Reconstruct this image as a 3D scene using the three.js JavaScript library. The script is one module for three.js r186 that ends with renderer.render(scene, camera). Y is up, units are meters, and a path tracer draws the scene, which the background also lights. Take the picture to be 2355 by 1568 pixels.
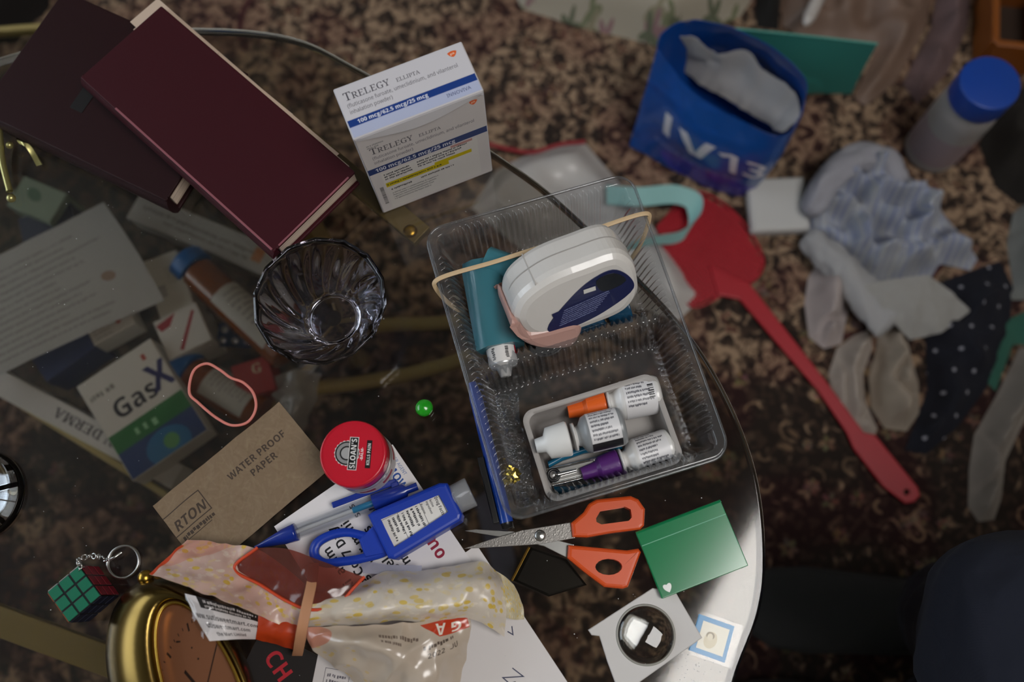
import * as THREE from 'three';
import { RoundedBoxGeometry } from 'three/addons/geometries/RoundedBoxGeometry.js';
import { mergeGeometries, mergeVertices } from 'three/addons/utils/BufferGeometryUtils.js';
import { MarchingCubes } from 'three/addons/objects/MarchingCubes.js';
import { RectAreaLightUniformsLib } from 'three/addons/lights/RectAreaLightUniformsLib.js';
import { createNoise2D, createNoise3D } from 'simplex-noise';

// ---------------------------------------------------------------- camera
const W = 2355, H = 1568, FOCAL = 2100, CX = W / 2, CY = H / 2;
const TABLE = 0.45, EYE = 1.13, SHELF = 0.17;
const scene = new THREE.Scene();
const camera = new THREE.PerspectiveCamera(2 * Math.atan(CY / FOCAL) * 180 / Math.PI, W / H, 0.05, 30);
const V = (x, y, z) => new THREE.Vector3(x, y, z);
const down = V(62, -(1360 - CY), -FOCAL).normalize();            // straight down, in the camera's own axes
const cu = down.clone().negate(), cr = V(1, 0, 0).addScaledVector(cu, -cu.x).normalize(), cb = V().crossVectors(cr, cu);
{
  const m = new THREE.Matrix4().makeBasis(cr, cu, cb).transpose();   // camera axes -> world axes
  camera.quaternion.setFromRotationMatrix(m);
  camera.position.set(0, EYE, 0);
}
camera.focus = 0.675; camera.userData.fStop = 3.1;
// a point of the photograph, at a known height above the floor -> the place in the room
function at(px, py, y = TABLE) {
  const d = V(px - CX, -(py - CY), -FOCAL), w = V(d.dot(cr), d.dot(cu), d.dot(cb));
  return w.multiplyScalar((y - EYE) / w.y).add(V(0, EYE, 0));
}
// ---------------------------------------------------------------- sky, lights, exposure
scene.background = new THREE.Color(0.80, 0.90, 1.0);
scene.backgroundIntensity = 4.5;
const renderer = new THREE.WebGLRenderer({ antialias: true });
renderer.toneMapping = THREE.LinearToneMapping;
renderer.toneMappingExposure = 0.95;
renderer.shadowMap.enabled = true;
RectAreaLightUniformsLib.init();
const LAMP = { x: 0.82, y: 2.42, z: 0.28, w: 0.85, d: 0.95, turn: -0.57, power: 11.0 };

// ---------------------------------------------------------------- helpers
let seed = 7;
const rnd = () => { seed = (seed * 1664525 + 1013904223) >>> 0; return seed / 4294967296; };
const rr = (a, b) => a + (b - a) * rnd();
const n2 = createNoise2D(rnd), n3 = createNoise3D(rnd);
const clamp = THREE.MathUtils.clamp, lerp = THREE.MathUtils.lerp, sst = THREE.MathUtils.smoothstep;
const used = {};
function numbered(n) { const k = used[n] = (used[n] ?? -1) + 1; return k ? n + '_' + String(k).padStart(3, '0') : n; }
function mat(color, roughness = 0.6, o = {}) {
  const m = new THREE.MeshPhysicalMaterial({ roughness, side: THREE.DoubleSide, ...o });
  m.color.set(color); return m;
}
function tex(w, h, draw, srgb = true) {
  const c = document.createElement('canvas'); c.width = w; c.height = h;
  draw(c.getContext('2d'), w, h);
  const t = new THREE.CanvasTexture(c); if (srgb) t.colorSpace = THREE.SRGBColorSpace;
  t.wrapS = t.wrapT = THREE.RepeatWrapping; t.anisotropy = 8; return t;
}
function thing(name, label, category, group, p = [0, 0, 0], turn = 0) {
  const o = new THREE.Group(); o.name = numbered(name); scene.add(o);
  if (p.isVector3) o.position.copy(p); else o.position.set(...p);
  o.rotation.y = turn; o.userData = { label, category }; if (group) o.userData.group = group;
  return o;
}
function part(name, geo, m, parent, label) {
  const o = new THREE.Mesh(Array.isArray(geo) ? mergeGeometries(geo.map(clean)) : geo, m);
  o.name = name; o.castShadow = o.receiveShadow = true; parent.add(o);
  if (label) o.userData.label = label; return o;
}
function solo(name, geo, m, label, category, group) {             // a thing that is one mesh
  const o = part(numbered(name), geo, m, scene); o.userData = { label, category }; if (group) o.userData.group = group; return o;
}
function struct(name, geo, m, parent = scene) { const o = part(name, geo, m, parent); if (parent === scene) o.userData.kind = 'structure'; return o; }
function clean(g) { const q = g.index ? g.toNonIndexed() : g.clone(); for (const k of Object.keys(q.attributes)) if (!['position', 'normal', 'uv'].includes(k)) q.deleteAttribute(k); if (!q.attributes.uv) q.setAttribute('uv', new THREE.BufferAttribute(new Float32Array(q.attributes.position.count * 2), 2)); return q; }
const box = (w, h, d, x = 0, y = 0, z = 0) => new THREE.BoxGeometry(w, h, d).translate(x, y, z);
const rbox = (w, h, d, r = 0.001, x = 0, y = 0, z = 0, s = 3) => new RoundedBoxGeometry(w, h, d, s, Math.min(r, w / 2.02, h / 2.02, d / 2.02)).translate(x, y, z);
const yaw = (a, b) => Math.atan2(-(b.z - a.z), b.x - a.x);
// place and turn of a thing whose local +x runs from one point of the photograph to another
function along(p, q, y = TABLE) { const a = at(...p, y), b = at(...q, y); return { c: a.clone().lerp(b, 0.5), a, b, turn: yaw(a, b), len: a.distanceTo(b) }; }
// rectangle from four corners: top left, top right, bottom right, bottom left
function rect(q, y = TABLE) {
  const [a, b, c, d] = q.map((p) => at(...p, y)), l = a.clone().add(d).multiplyScalar(.5), r = b.clone().add(c).multiplyScalar(.5);
  return { c: l.clone().lerp(r, .5), turn: yaw(l, r), w: l.distanceTo(r), d: a.clone().add(b).distanceTo(c.clone().add(d)) / 2 };
}
// a flat shape (points [x, z]) lying on the local ground, of a given height
function slab(pts, h, bevel = 0, holes = [], curve = 0) {
  const mk = (P, C) => { const s = new C(); if (curve) { const v = new THREE.CatmullRomCurve3(P.map(([x, z]) => V(x, 0, z)), true, 'centripetal').getPoints(P.length * curve); s.setFromPoints(v.map((p) => new THREE.Vector2(p.x, -p.z))); } else s.setFromPoints(P.map(([x, z]) => new THREE.Vector2(x, -z))); return s; };
  const s = mk(pts, THREE.Shape); s.holes = holes.map((q) => mk(q, THREE.Path));
  const g = new THREE.ExtrudeGeometry(s, { depth: Math.max(h - 2 * bevel, 1e-5), bevelEnabled: bevel > 0, bevelSize: bevel, bevelThickness: bevel, bevelOffset: -bevel, bevelSegments: 3, curveSegments: 10 });
  return g.rotateX(-Math.PI / 2).translate(0, bevel, 0);
}
// corners of the photograph as local [x, z] about an origin
const local = (pts, o, turn = 0, y = TABLE) => pts.map((p) => { const v = at(...p, y).sub(o); const c = Math.cos(turn), s = Math.sin(turn); return [v.x * c - v.z * s, v.x * s + v.z * c]; });
const flatUv = (g, x0, z0, w, d) => { const p = g.attributes.position, u = new Float32Array(p.count * 2); for (let i = 0; i < p.count; i++) { u[2 * i] = (p.getX(i) - x0) / w; u[2 * i + 1] = 1 - (p.getZ(i) - z0) / d; } g.setAttribute('uv', new THREE.BufferAttribute(u, 2)); return g; };
// print lying on top of something: w along x, d along z
const print = (w, d, y = 0, x = 0, z = 0) => new THREE.PlaneGeometry(w, d).rotateX(-Math.PI / 2).translate(x, y, z);
// turned about the local x axis: profile of [x, radius]
const turned = (prof, n = 32) => new THREE.LatheGeometry(prof.map(([t, r]) => new THREE.Vector2(Math.max(r, 1e-6), t)), n).rotateZ(-Math.PI / 2);
const lathe = (prof, n = 48) => new THREE.LatheGeometry(prof.map(([r, y]) => new THREE.Vector2(Math.max(r, 1e-6), y)), n);
const tube = (pts, r, n = 48, closed = false, rs = 8) => new THREE.TubeGeometry(new THREE.CatmullRomCurve3(pts, closed, 'centripetal'), n, r, rs, closed);
function grid(P, nu, nv, closedU = false) {                          // P[j][i] -> geometry with uv
  const pos = [], uv = [], idx = [];
  for (let j = 0; j <= nv; j++) for (let i = 0; i <= nu; i++) { const p = P[j][i]; pos.push(p.x, p.y, p.z); uv.push(i / nu, 1 - j / nv); }
  for (let j = 0; j < nv; j++) for (let i = 0; i < nu; i++) { const a = j * (nu + 1) + i, b = a + 1, c = a + nu + 1, d = c + 1; idx.push(a, c, b, b, c, d); }
  const g = new THREE.BufferGeometry(); g.setAttribute('position', new THREE.Float32BufferAttribute(pos, 3)); g.setAttribute('uv', new THREE.Float32BufferAttribute(uv, 2)); g.setIndex(idx); g.computeVertexNormals();
  if (closedU) { const n = g.attributes.normal; for (let j = 0; j <= nv; j++) { const a = j * (nu + 1), b = a + nu, v = V(n.getX(a) + n.getX(b), n.getY(a) + n.getY(b), n.getZ(a) + n.getZ(b)).normalize(); n.setXYZ(a, v.x, v.y, v.z); n.setXYZ(b, v.x, v.y, v.z); } }
  return g;
}
// a soft sheet through rows of points, with wrinkles and a thickness
function sheet(rows, { nu = 40, nv = 24, wr = 0, wf = 30, thick = 0.0004, ridge = 0, world = false, sd = 0 } = {}) {
  const C = rows.map((r) => new THREE.CatmullRomCurve3(r.map((p) => world ? V(...p) : at(p[0], p[1], p[2])), false, 'centripetal'));
  const P = []; for (let j = 0; j <= nv; j++) P.push([]);
  for (let i = 0; i <= nu; i++) { const col = C.map((c) => c.getPoint(i / nu)), k = col.length > 1 ? new THREE.CatmullRomCurve3(col, false, 'centripetal') : null; for (let j = 0; j <= nv; j++) P[j].push(k.getPoint(j / nv)); }
  const g = grid(P, nu, nv), nn = g.attributes.normal, top = [];
  for (let j = 0; j <= nv; j++) { top.push([]); for (let i = 0; i <= nu; i++) { const p = P[j][i], k = j * (nu + 1) + i, n = V(nn.getX(k), nn.getY(k), nn.getZ(k)); if (n.y < 0) n.negate(); let h = wr * n2(p.x * wf + sd, p.z * wf) + wr * .5 * n2(p.x * wf * 2.3, p.z * wf * 2.3 + sd); if (ridge) h += ridge * (1 - Math.abs(n2(p.x * wf * .8 + 9 + sd, p.z * wf * .8)) * 2); top[j].push(p.clone().addScaledVector(n, h)); } }
  const a = grid(top, nu, nv); if (!thick) return a;
  const an = a.attributes.normal, low = top.map((r, j) => r.map((p, i) => { const k = j * (nu + 1) + i; return p.clone().addScaledVector(V(an.getX(k), an.getY(k), an.getZ(k)), an.getY(k) > 0 ? -thick : thick); }));
  const b = grid(low, nu, nv); b.index.array.reverse(); { const n = b.attributes.normal; for (let i = 0; i < n.array.length; i++) n.array[i] *= -1; }
  const rim = []; for (let i = 0; i <= nu; i++) rim.push([top[0][i], low[0][i]]); for (let j = 1; j <= nv; j++) rim.push([top[j][nu], low[j][nu]]); for (let i = nu - 1; i >= 0; i--) rim.push([top[nv][i], low[nv][i]]); for (let j = nv - 1; j >= 0; j--) rim.push([top[j][0], low[j][0]]);
  const c = grid([rim.map((r) => r[0]), rim.map((r) => r[1])], rim.length - 1, 1);
  return mergeGeometries([a, b, c].map(clean));
}
// a body through closed rings of points (world), capped at both ends
function rings(R, { close = true, flat = false } = {}) {
  const nu = R[0].length, P = R.map((r) => [...r, r[0]]);
  let g = grid(P, nu, R.length - 1, true); const gs = [g];
  if (close) for (const e of [0, R.length - 1]) { const c = R[e].reduce((s, p) => s.add(p), V(0, 0, 0)).divideScalar(nu); const ring = [...R[e], R[e][0]]; gs.push(grid(e ? [ring, ring.map(() => c)] : [ring.map(() => c), ring], nu, 1)); }
  return mergeGeometries(gs.map(clean));
}
const roundRect = (w, d, r, y, n = 6, cx = 0, cz = 0) => { const o = []; for (const [sx, sz, a0] of [[1, 1, 0], [-1, 1, 1], [-1, -1, 2], [1, -1, 3]]) for (let i = 0; i <= n; i++) { const a = (a0 + i / n) * Math.PI / 2; o.push(V(cx + sx * (w / 2 - r) + r * Math.cos(a), y, cz + sz * (d / 2 - r) + r * Math.sin(a))); } return o.reverse(); };
// a limb or sock: path of [px, py, y, half width, half height]
function limb(path, { nu = 22, nv = 40, wr = 0, wf = 40, world = false, sd = 0 } = {}) {
  const pts = path.map((p) => world ? V(p[0], p[1], p[2]) : at(p[0], p[1], p[2])), c = new THREE.CatmullRomCurve3(pts, false, 'centripetal');
  const wv = new THREE.CatmullRomCurve3(path.map((p, i) => V(p[3], p[4], i))), R = [];
  for (let j = 0; j <= nv; j++) {
    const t = j / nv, e = Math.min(1, Math.sqrt(Math.max(0, 1 - Math.pow(Math.max(0, Math.abs(2 * t - 1) - .82) / .18, 2))) + .03), o = c.getPoint(t), tg = c.getTangent(t), s = V().crossVectors(tg, V(0, 1, 0)).normalize(), u = V().crossVectors(s, tg).normalize(), w = wv.getPoint(t);
    R.push([...Array(nu)].map((_, i) => { const a = i / nu * 2 * Math.PI, k = 1 + wr * n3(Math.cos(a) * 1.2 + sd, Math.sin(a) * 1.2, t * wf / 10) + wr * .6 * n3(Math.cos(a) * 2.2, t * wf / 4, Math.sin(a) * 2.2 + sd); return o.clone().addScaledVector(s, Math.cos(a) * w.x * e * k).addScaledVector(u, Math.sin(a) * w.y * e * k); }));
  }
  return rings(R);
}
// a heap of cloth over an outline of the photograph
function heap(poly, y0, top, fn, step = 0.006) {
  const P = poly.map((p) => at(...p, y0)), xs = P.map((p) => p.x), zs = P.map((p) => p.z), x0 = Math.min(...xs), x1 = Math.max(...xs), z0 = Math.min(...zs), z1 = Math.max(...zs);
  const near = V(); const dist = (x, z) => { let ins = false, d = 9; for (let i = 0, j = P.length - 1; i < P.length; j = i++) { const a = P[i], b = P[j]; if ((a.z > z) !== (b.z > z) && x < (b.x - a.x) * (z - a.z) / (b.z - a.z) + a.x) ins = !ins; const t = clamp(((x - a.x) * (b.x - a.x) + (z - a.z) * (b.z - a.z)) / ((b.x - a.x) ** 2 + (b.z - a.z) ** 2), 0, 1); const e = Math.hypot(x - a.x - t * (b.x - a.x), z - a.z - t * (b.z - a.z)); if (e < d) { d = e; near.set(a.x + t * (b.x - a.x), 0, a.z + t * (b.z - a.z)); } } return ins ? d : -d; };
  const nx = Math.ceil((x1 - x0 + .03) / step), nz = Math.ceil((z1 - z0 + .03) / step), pos = [], uv = [], idx = [], keep = [];
  for (let j = 0; j <= nz; j++) for (let i = 0; i <= nx; i++) { let x = x0 - .015 + i * step, z = z0 - .015 + j * step, d = dist(x, z); keep.push(d > 0); if (d < 0) { x = near.x; z = near.z; } const e = sst(d, -.002, .03); pos.push(x, y0 + (d < 0 ? 0 : Math.max(.0012, e * top * fn(x, z, d))), z); uv.push(x, -z); }
  for (let j = 0; j < nz; j++) for (let i = 0; i < nx; i++) { const a = j * (nx + 1) + i, b = a + 1, c = a + nx + 1, d = c + 1; if (keep[a] || keep[b] || keep[c] || keep[d]) idx.push(a, c, b, b, c, d); }
  const g = new THREE.BufferGeometry(); g.setAttribute('position', new THREE.Float32BufferAttribute(pos, 3)); g.setAttribute('uv', new THREE.Float32BufferAttribute(uv, 2)); g.setIndex(idx); g.computeVertexNormals(); return g;
}
const fold = (f, k = 1, sd = 0) => (x, z) => .45 + .4 * k * (1 - 2 * Math.abs(n2(x * f + sd, z * f))) + .25 * n2(x * f * 2.1 + 5, z * f * 2.1 + sd);
// ---------------------------------------------------------------- shared materials
const speck = tex(512, 512, (c, w) => { c.fillStyle = '#808080'; c.fillRect(0, 0, w, w); for (let i = 0; i < 26000; i++) { const v = 90 + rnd() * 80 | 0; c.fillStyle = `rgb(${v},${v},${v})`; c.fillRect(rnd() * w, rnd() * w, 1.6, 1.6); } }, false);
const weave = tex(256, 256, (c, w) => { c.fillStyle = '#777'; c.fillRect(0, 0, w, w); for (let i = 0; i < w; i += 4) for (let j = 0; j < w; j += 4) { const v = ((i + j) / 4) % 2 ? 150 : 95; c.fillStyle = `rgb(${v},${v},${v})`; c.fillRect(i, j, 3, 3); } }, false);
const scaled = (t, k, kz = k) => { const q = t.clone(); q.repeat.set(k, kz); return q; };
const pane = (color = '#ffffff', rough = 0.02, o = {}) => mat(color, rough, { transmission: 1, thickness: 0, ior: 1.5, ...o });
const solid = (color = '#ffffff', o = {}) => mat(color, 0, { transmission: 1, thickness: 0.02, ior: 1.5, ...o });
const brass = mat('#b08d3c', 0.28, { metalness: 1 });
const brassDull = mat('#a89660', 0.42, { metalness: .35 });
const steel = mat('#c9c9c6', 0.25, { metalness: 1 });
const chrome = mat('#e8e8e8', 0.06, { metalness: 1 });
const whitePlastic = mat('#e4e2de', 0.35), whitePaper = mat('#dcd9d6', 0.85), blackPlastic = mat('#101012', 0.35);
// lines of print too small to read
function scrib(c, x, y, w, h, color = '#44454a', gap = .35) { c.fillStyle = color; let p = x; while (p < x + w) { const l = rr(.5, 1.4) * h * .55; c.fillRect(p, y - h * rr(.72, 1), l, h * rr(.7, 1)); p += l + h * (rnd() < .16 ? .6 : gap * .5); } }
// ================================================================ the room
{
  const X = 2.3, Z = 2.3, HT = 2.5, t = 0.12;
  const plaster = mat('#b9b2a6', 0.9, { bumpMap: scaled(speck, 8), bumpScale: 0.0004 });
  const ceilPaint = mat('#8f8a82', 0.95);
  // carpet: dyed pattern of beige flowers on dark maroon and brown
  const N = 2048, K = 1.5 / N, nc = (x, y, s) => n2(x * s, y * s);
  const field = (x, y) => .55 * nc(x, y, 5.5) + .4 * nc(x + 7, y, 13) + .55 * sst(-(y - .6), .22, .42) - .6 * sst(x, .8, .95) * sst(y, .32, .46), redness = (x, y) => sst(nc(x + 31, y + 8, 7) - .25 * field(x, y), -.1, .5) * .85;
  const ct = tex(N, N, (c) => {
    const im = c.createImageData(N, N), data = im.data;
    for (let j = 0; j < N; j++) for (let i = 0; i < N; i++) {
      const x = i * K, y = j * K, u = x + .005 * nc(x, y + 9, 40), v = y + .005 * nc(x + 4, y, 40);
      const beige = sst(field(x, y), -.55, .4), red = redness(x, y);
      const blob = nc(u + 2, v, 36) * .6 + nc(u, v + 3, 72) * .42, curl = Math.abs(nc(u + 11, v + 3, 26));
      let k = sst(blob + (beige - .5) * .8 - .1, -.2, .45); k *= 1 - .8 * (curl < .1 ? 1 - curl / .1 : 0);
      const mid = sst(nc(x + 3, y + 41, 60), .1, .6) * .5, fl = 1 + .09 * nc(x, y, 380);
      const o = (j * N + i) * 4;
      for (let q = 0; q < 3; q++) data[o + q] = clamp(lerp(lerp([lerp(34, 38, red), lerp(24, 12, red), lerp(18, 12, red)][q], [lerp(146, 126, red), lerp(122, 98, red), lerp(99, 80, red)][q], k), [72, 54, 42][q], mid) * fl, 0, 255);
      data[o + 3] = 255;
    }
    c.putImageData(im, 0, 0);
    // woven flowers, leaves and tendrils
    for (let i = 0; i < 1900; i++) {
      const px = rnd() * N, py = rnd() * N, f = field(px * K, py * K), r = rr(6, 12), pet = 5 + (rnd() * 3 | 0), light = f < .1, a0 = rnd() * 6.3;
      c.save(); c.translate(px, py); c.rotate(a0); c.globalAlpha = rr(.35, .75);
      if (rnd() < .5) { for (let k = 0; k < pet; k++) { c.rotate(6.2832 / pet); c.fillStyle = light ? `rgb(${rr(104, 146) | 0},${rr(86, 120) | 0},${rr(68, 98) | 0})` : `rgb(${rr(50, 78) | 0},${rr(32, 48) | 0},${rr(24, 36) | 0})`; c.beginPath(); c.ellipse(r * .8, 0, r * .62, r * .4, 0, 0, 7); c.fill(); } c.fillStyle = light ? '#3a1c16' : '#a08668'; c.beginPath(); c.arc(0, 0, r * .32, 0, 7); c.fill(); }
      else if (rnd() < .5) { c.strokeStyle = light ? '#8d745a' : '#41291f'; c.lineWidth = rr(3, 6); c.beginPath(); c.arc(0, 0, r * 1.5, 0, rr(2, 4.5)); c.stroke(); }
      else { c.fillStyle = light ? '#7c634c' : '#4a2f24'; c.beginPath(); c.ellipse(0, 0, r * 1.2, r * .45, 0, 0, 7); c.fill(); }
      c.restore();
    }
    for (let i = 0; i < 26; i++) { c.globalAlpha = .7; c.strokeStyle = '#2f0c10'; c.lineWidth = rr(10, 20); c.beginPath(); const x = rnd() * N, y = rnd() * N, a = rnd() * 6.3; c.arc(x, y, rr(40, 110), a, a + rr(.8, 2)); c.stroke(); }
  });
  ct.wrapS = ct.wrapT = THREE.MirroredRepeatWrapping;
  const fg = new THREE.BoxGeometry(2 * X + 2 * t, 0.1, 2 * Z + 2 * t).translate(0, -.05, 0); flatUv(fg, -.75, -.6, 1.5, 1.5);
  struct('floor', fg, mat('#ffffff', 1, { map: ct, bumpMap: scaled(speck, 3), bumpScale: 0.0015, sheen: .2 }));
  struct('ceiling', box(2 * X + 2 * t, .1, 2 * Z + 2 * t, 0, HT + .05, 0), ceilPaint);
  struct('wall_right', box(t, HT, 2 * Z, X + t / 2, HT / 2, 0), plaster);
  struct('wall_back', box(2 * X + 2 * t, HT, t, 0, HT / 2, -Z - t / 2), plaster);
  struct('wall_front', box(2 * X + 2 * t, HT, t, 0, HT / 2, Z + t / 2), plaster);
  // left wall with the window
  const z0 = -1.5, z1 = 0.7, y0 = .85, y1 = 2.2, xl = -X - t / 2;
  struct('wall_left', [box(t, y0, 2 * Z, xl, y0 / 2, 0), box(t, HT - y1, 2 * Z, xl, (HT + y1) / 2, 0), box(t, y1 - y0, z0 + Z, xl, (y0 + y1) / 2, (z0 - Z) / 2), box(t, y1 - y0, Z - z1, xl, (y0 + y1) / 2, (z1 + Z) / 2)], plaster);
  const wn = new THREE.Group(); wn.name = 'window_1'; wn.userData.kind = 'structure'; scene.add(wn);
  const fm = mat('#d8d4cc', .5), zc = (z0 + z1) / 2, yc = (y0 + y1) / 2;
  part('window_frame', [box(.06, .05, z1 - z0, xl, y0 + .025, zc), box(.06, .05, z1 - z0, xl, y1 - .025, zc), box(.06, y1 - y0, .05, xl, yc, z0 + .025), box(.06, y1 - y0, .05, xl, yc, z1 - .025), box(.06, y1 - y0, .05, xl, yc, zc)], fm, wn);
  part('window_sill', rbox(.2, .03, z1 - z0 + .1, .005, -X + .06, y0 - .015, zc), fm, wn);
  for (const s of [-1, 1]) part('pane', box(.004, y1 - y0 - .1, (z1 - z0) / 2 - .06, xl, yc, zc + s * (z1 - z0) / 4), pane('#ffffff', 0), wn);
  // ceiling lamp
  const lp = thing('ceiling_lamp', 'square white ceiling light panel with bright diffuser above the glass table', 'lamp', null, [LAMP.x, LAMP.y, LAMP.z], LAMP.turn);
  part('lamp_housing', [box(LAMP.w + .06, .06, .03, 0, .05, LAMP.d / 2 + .015), box(LAMP.w + .06, .06, .03, 0, .05, -LAMP.d / 2 - .015), box(.03, .06, LAMP.d, LAMP.w / 2 + .015, .05, 0), box(.03, .06, LAMP.d, -LAMP.w / 2 - .015, .05, 0), box(LAMP.w, .01, LAMP.d, 0, .075, 0)], whitePlastic, lp);
  part('lamp_diffuser', box(LAMP.w, .006, LAMP.d, 0, .03, 0), mat('#f4f2ee', .5, { emissive: new THREE.Color(1, .97, .93), emissiveIntensity: 1.2 }), lp);
  const L = new THREE.RectAreaLight(new THREE.Color(1, .97, .94), LAMP.power, LAMP.w, LAMP.d); L.name = 'ceiling_lamp_light';
  L.position.set(0, .02, 0); L.rotation.x = -Math.PI / 2; lp.add(L);
}
// ================================================================ the glass table
{
  const t = thing('coffee_table', 'round glass coffee table on brass frame with a lower glass shelf', 'table');
  const edgePx = [[650, 77], [823, 153], [1170, 370], [1265, 440], [1440, 605], [1590, 770], [1680, 920], [1740, 1080], [1762, 1250], [1750, 1400], [1690, 1568]];
  const E = edgePx.map((p) => at(...p, TABLE)), c0 = V(-.31, 0, .0);
  const first = Math.atan2(E[0].z - c0.z, E[0].x - c0.x), last = Math.atan2(E[E.length - 1].z - c0.z, E[E.length - 1].x - c0.x), far = [];
  const r0 = E[0].distanceTo(V(c0.x, TABLE, c0.z)), r1 = E[E.length - 1].distanceTo(V(c0.x, TABLE, c0.z));
  for (let i = 1; i < 14; i++) { const f = i / 14, a = last + f * (first + 2 * Math.PI - last), r = lerp(r1, r0, f) + .0 * Math.sin(Math.PI * f); far.push(V(c0.x + r * Math.cos(a), TABLE, c0.z + r * Math.sin(a))); }
  const loop = new THREE.CatmullRomCurve3([...E, ...far], true, 'centripetal').getPoints(200).slice(0, -1);
  const cen = loop.reduce((s, p) => s.add(p), V()).divideScalar(loop.length);
  const inset = (d, y) => loop.map((p) => { const v = V(cen.x - p.x, 0, cen.z - p.z).normalize(); return V(p.x + v.x * d, y, p.z + v.z * d); });
  const th = .008;
  const disc = (d, y) => { const r = inset(d, y); const s = slab(r.map((p) => [p.x, p.z]), .00001); return s; };
  // the plate: both faces; the rim is polished solid glass
  const plate = [TABLE, TABLE - th].map((y) => { const g = new THREE.ShapeGeometry(new THREE.Shape(inset(.0035, y).map((p) => new THREE.Vector2(p.x, -p.z)))).rotateX(-Math.PI / 2).translate(0, y, 0); return g; });
  part('glass_top', plate, pane('#dedbd6', 0.06), t);
  part('glass_edge', rings([inset(.0035, TABLE), inset(.0012, TABLE), inset(.0005, TABLE - .001), inset(0, TABLE - .0025), inset(0, TABLE - th + .0025), inset(.0005, TABLE - th + .001), inset(.0012, TABLE - th), inset(.0035, TABLE - th), inset(.0035, TABLE)], { close: false }), solid('#b4b8b2', { roughness: .05 }), t, 'polished glass rim');
  const flatBar = (p, q, y, w, h) => { const a = along(p, q, y); return rbox(a.len, h, w, .001).rotateY(a.turn).translate(a.c.x, y, a.c.z); };
  // brass bars below the glass, with their screws
  const yb = TABLE - th - .006;
  part('frame_bar', flatBar([690, 310], [972, 545], yb, .019, .008), brassDull, t);
  part('frame_bar', flatBar([-700, 1170], [420, 1580], .33, .024, .012), brassDull, t);
  for (const [x, y] of [[945, 536]]) { const p = at(x, y, yb); part('screw', new THREE.SphereGeometry(.006, 16, 10).scale(1, .5, 1).translate(p.x, yb + .004, p.z), brass, t, 'brass dome screw'); }
  // bent brass rods of the base
  const P = (x, y, h) => at(x, y, h);
  part('curved_rod', tube([P(560, 900, .14), P(720, 892, .14), P(860, 875, .14), P(1045, 832, .14), P(1200, 760, .14), P(1330, 640, .14)], .0085, 40), brassDull, t);
  part('curved_rod', tube([P(640, 800, .14), P(760, 768, .14), P(880, 748, .14), P(1040, 740, .14), P(1200, 700, .14), P(1330, 640, .14)], .0085, 40), brassDull, t);
  // legs: one stands straight below the eye
  const legTop = (px, r) => { const p = at(...px, yb); return [p, r]; };
  { const poly = [[1181, 1336], [1222, 1257], [1302, 1284], [1350, 1345], [1262, 1372]], o = at(1250, 1320, yb), pts = local(poly, o, 0, yb); part('leg', slab(pts, yb - .002, .002).translate(o.x, 0.002, o.z), mat('#0c0b0a', .3), t, 'black leg');
    const a = at(1181, 1336, yb), b = at(1222, 1257, yb), m = a.clone().lerp(b, .5); part('leg_trim', rbox(a.distanceTo(b), yb - .004, .0022, .0005).rotateY(yaw(a, b)).translate(m.x - .0015, yb / 2 + .002, m.z), brass, t, 'brass edge strip'); }
  for (const a of [2.2, 3.2, 4.9]) { const x = c0.x + .4 * Math.cos(a), z = c0.z + .36 * Math.sin(a); part('leg', rbox(.03, yb, .03, .003, x, yb / 2, z), brassDull, t); }
  // lower shelf
  const S = [[-420, 640], [425, 1165], [800, 740], [640, 330], [100, 60], [-420, 100]], so = at(200, 700, SHELF), sp = local(S, so, 0, SHELF);
  part('lower_shelf', slab(sp, .006, .001).translate(so.x, SHELF - .006, so.z), pane('#dcdedb', 0), t);
  const eb = (p, q) => { const a = along(p, q, SHELF); return rbox(a.len, .014, .007, .001).rotateY(a.turn).translate(a.c.x, SHELF - .005, a.c.z); };
  part('shelf_trim', S.map((p, i) => eb(p, S[(i + 1) % S.length])), brassDull, t);
  for (const p of [[-300, 600], [420, 1130], [760, 740], [560, 330]]) { const q = at(...p, SHELF); part('shelf_foot', lathe([[0, 0], [.012, 0], [.01, .01], [.006, .03], [.006, SHELF - .007]], 16).translate(q.x, 0, q.z), brassDull, t); }
  // dust on the glass
  const dg = new THREE.TetrahedronGeometry(.0006), dm = new THREE.InstancedMesh(dg, mat('#d8d8d8', 1), 420); dm.name = 'dust'; dm.userData.kind = 'stuff'; dm.userData.label = 'pale dust specks on the glass';
  const M = new THREE.Matrix4(); for (let i = 0; i < 420; i++) { const dense = i < 150, px = dense ? [rr(1540, 1700), rr(1470, 1568)] : [rr(60, 1730), rr(300, 1560)], p = at(...px, TABLE), s = rr(.3, 1.1) * (Math.hypot(p.x - c0.x, p.z - c0.z) < .44 ? 1 : 1e-4); M.compose(V(p.x, TABLE + .0004, p.z), new THREE.Quaternion().setFromEuler(new THREE.Euler(rnd() * 6, rnd() * 6, 0)), V(s, s * .5, s)); dm.setMatrixAt(i, M); }
  t.add(dm);
}
// ================================================================ things on the glass
const T = TABLE;
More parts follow.
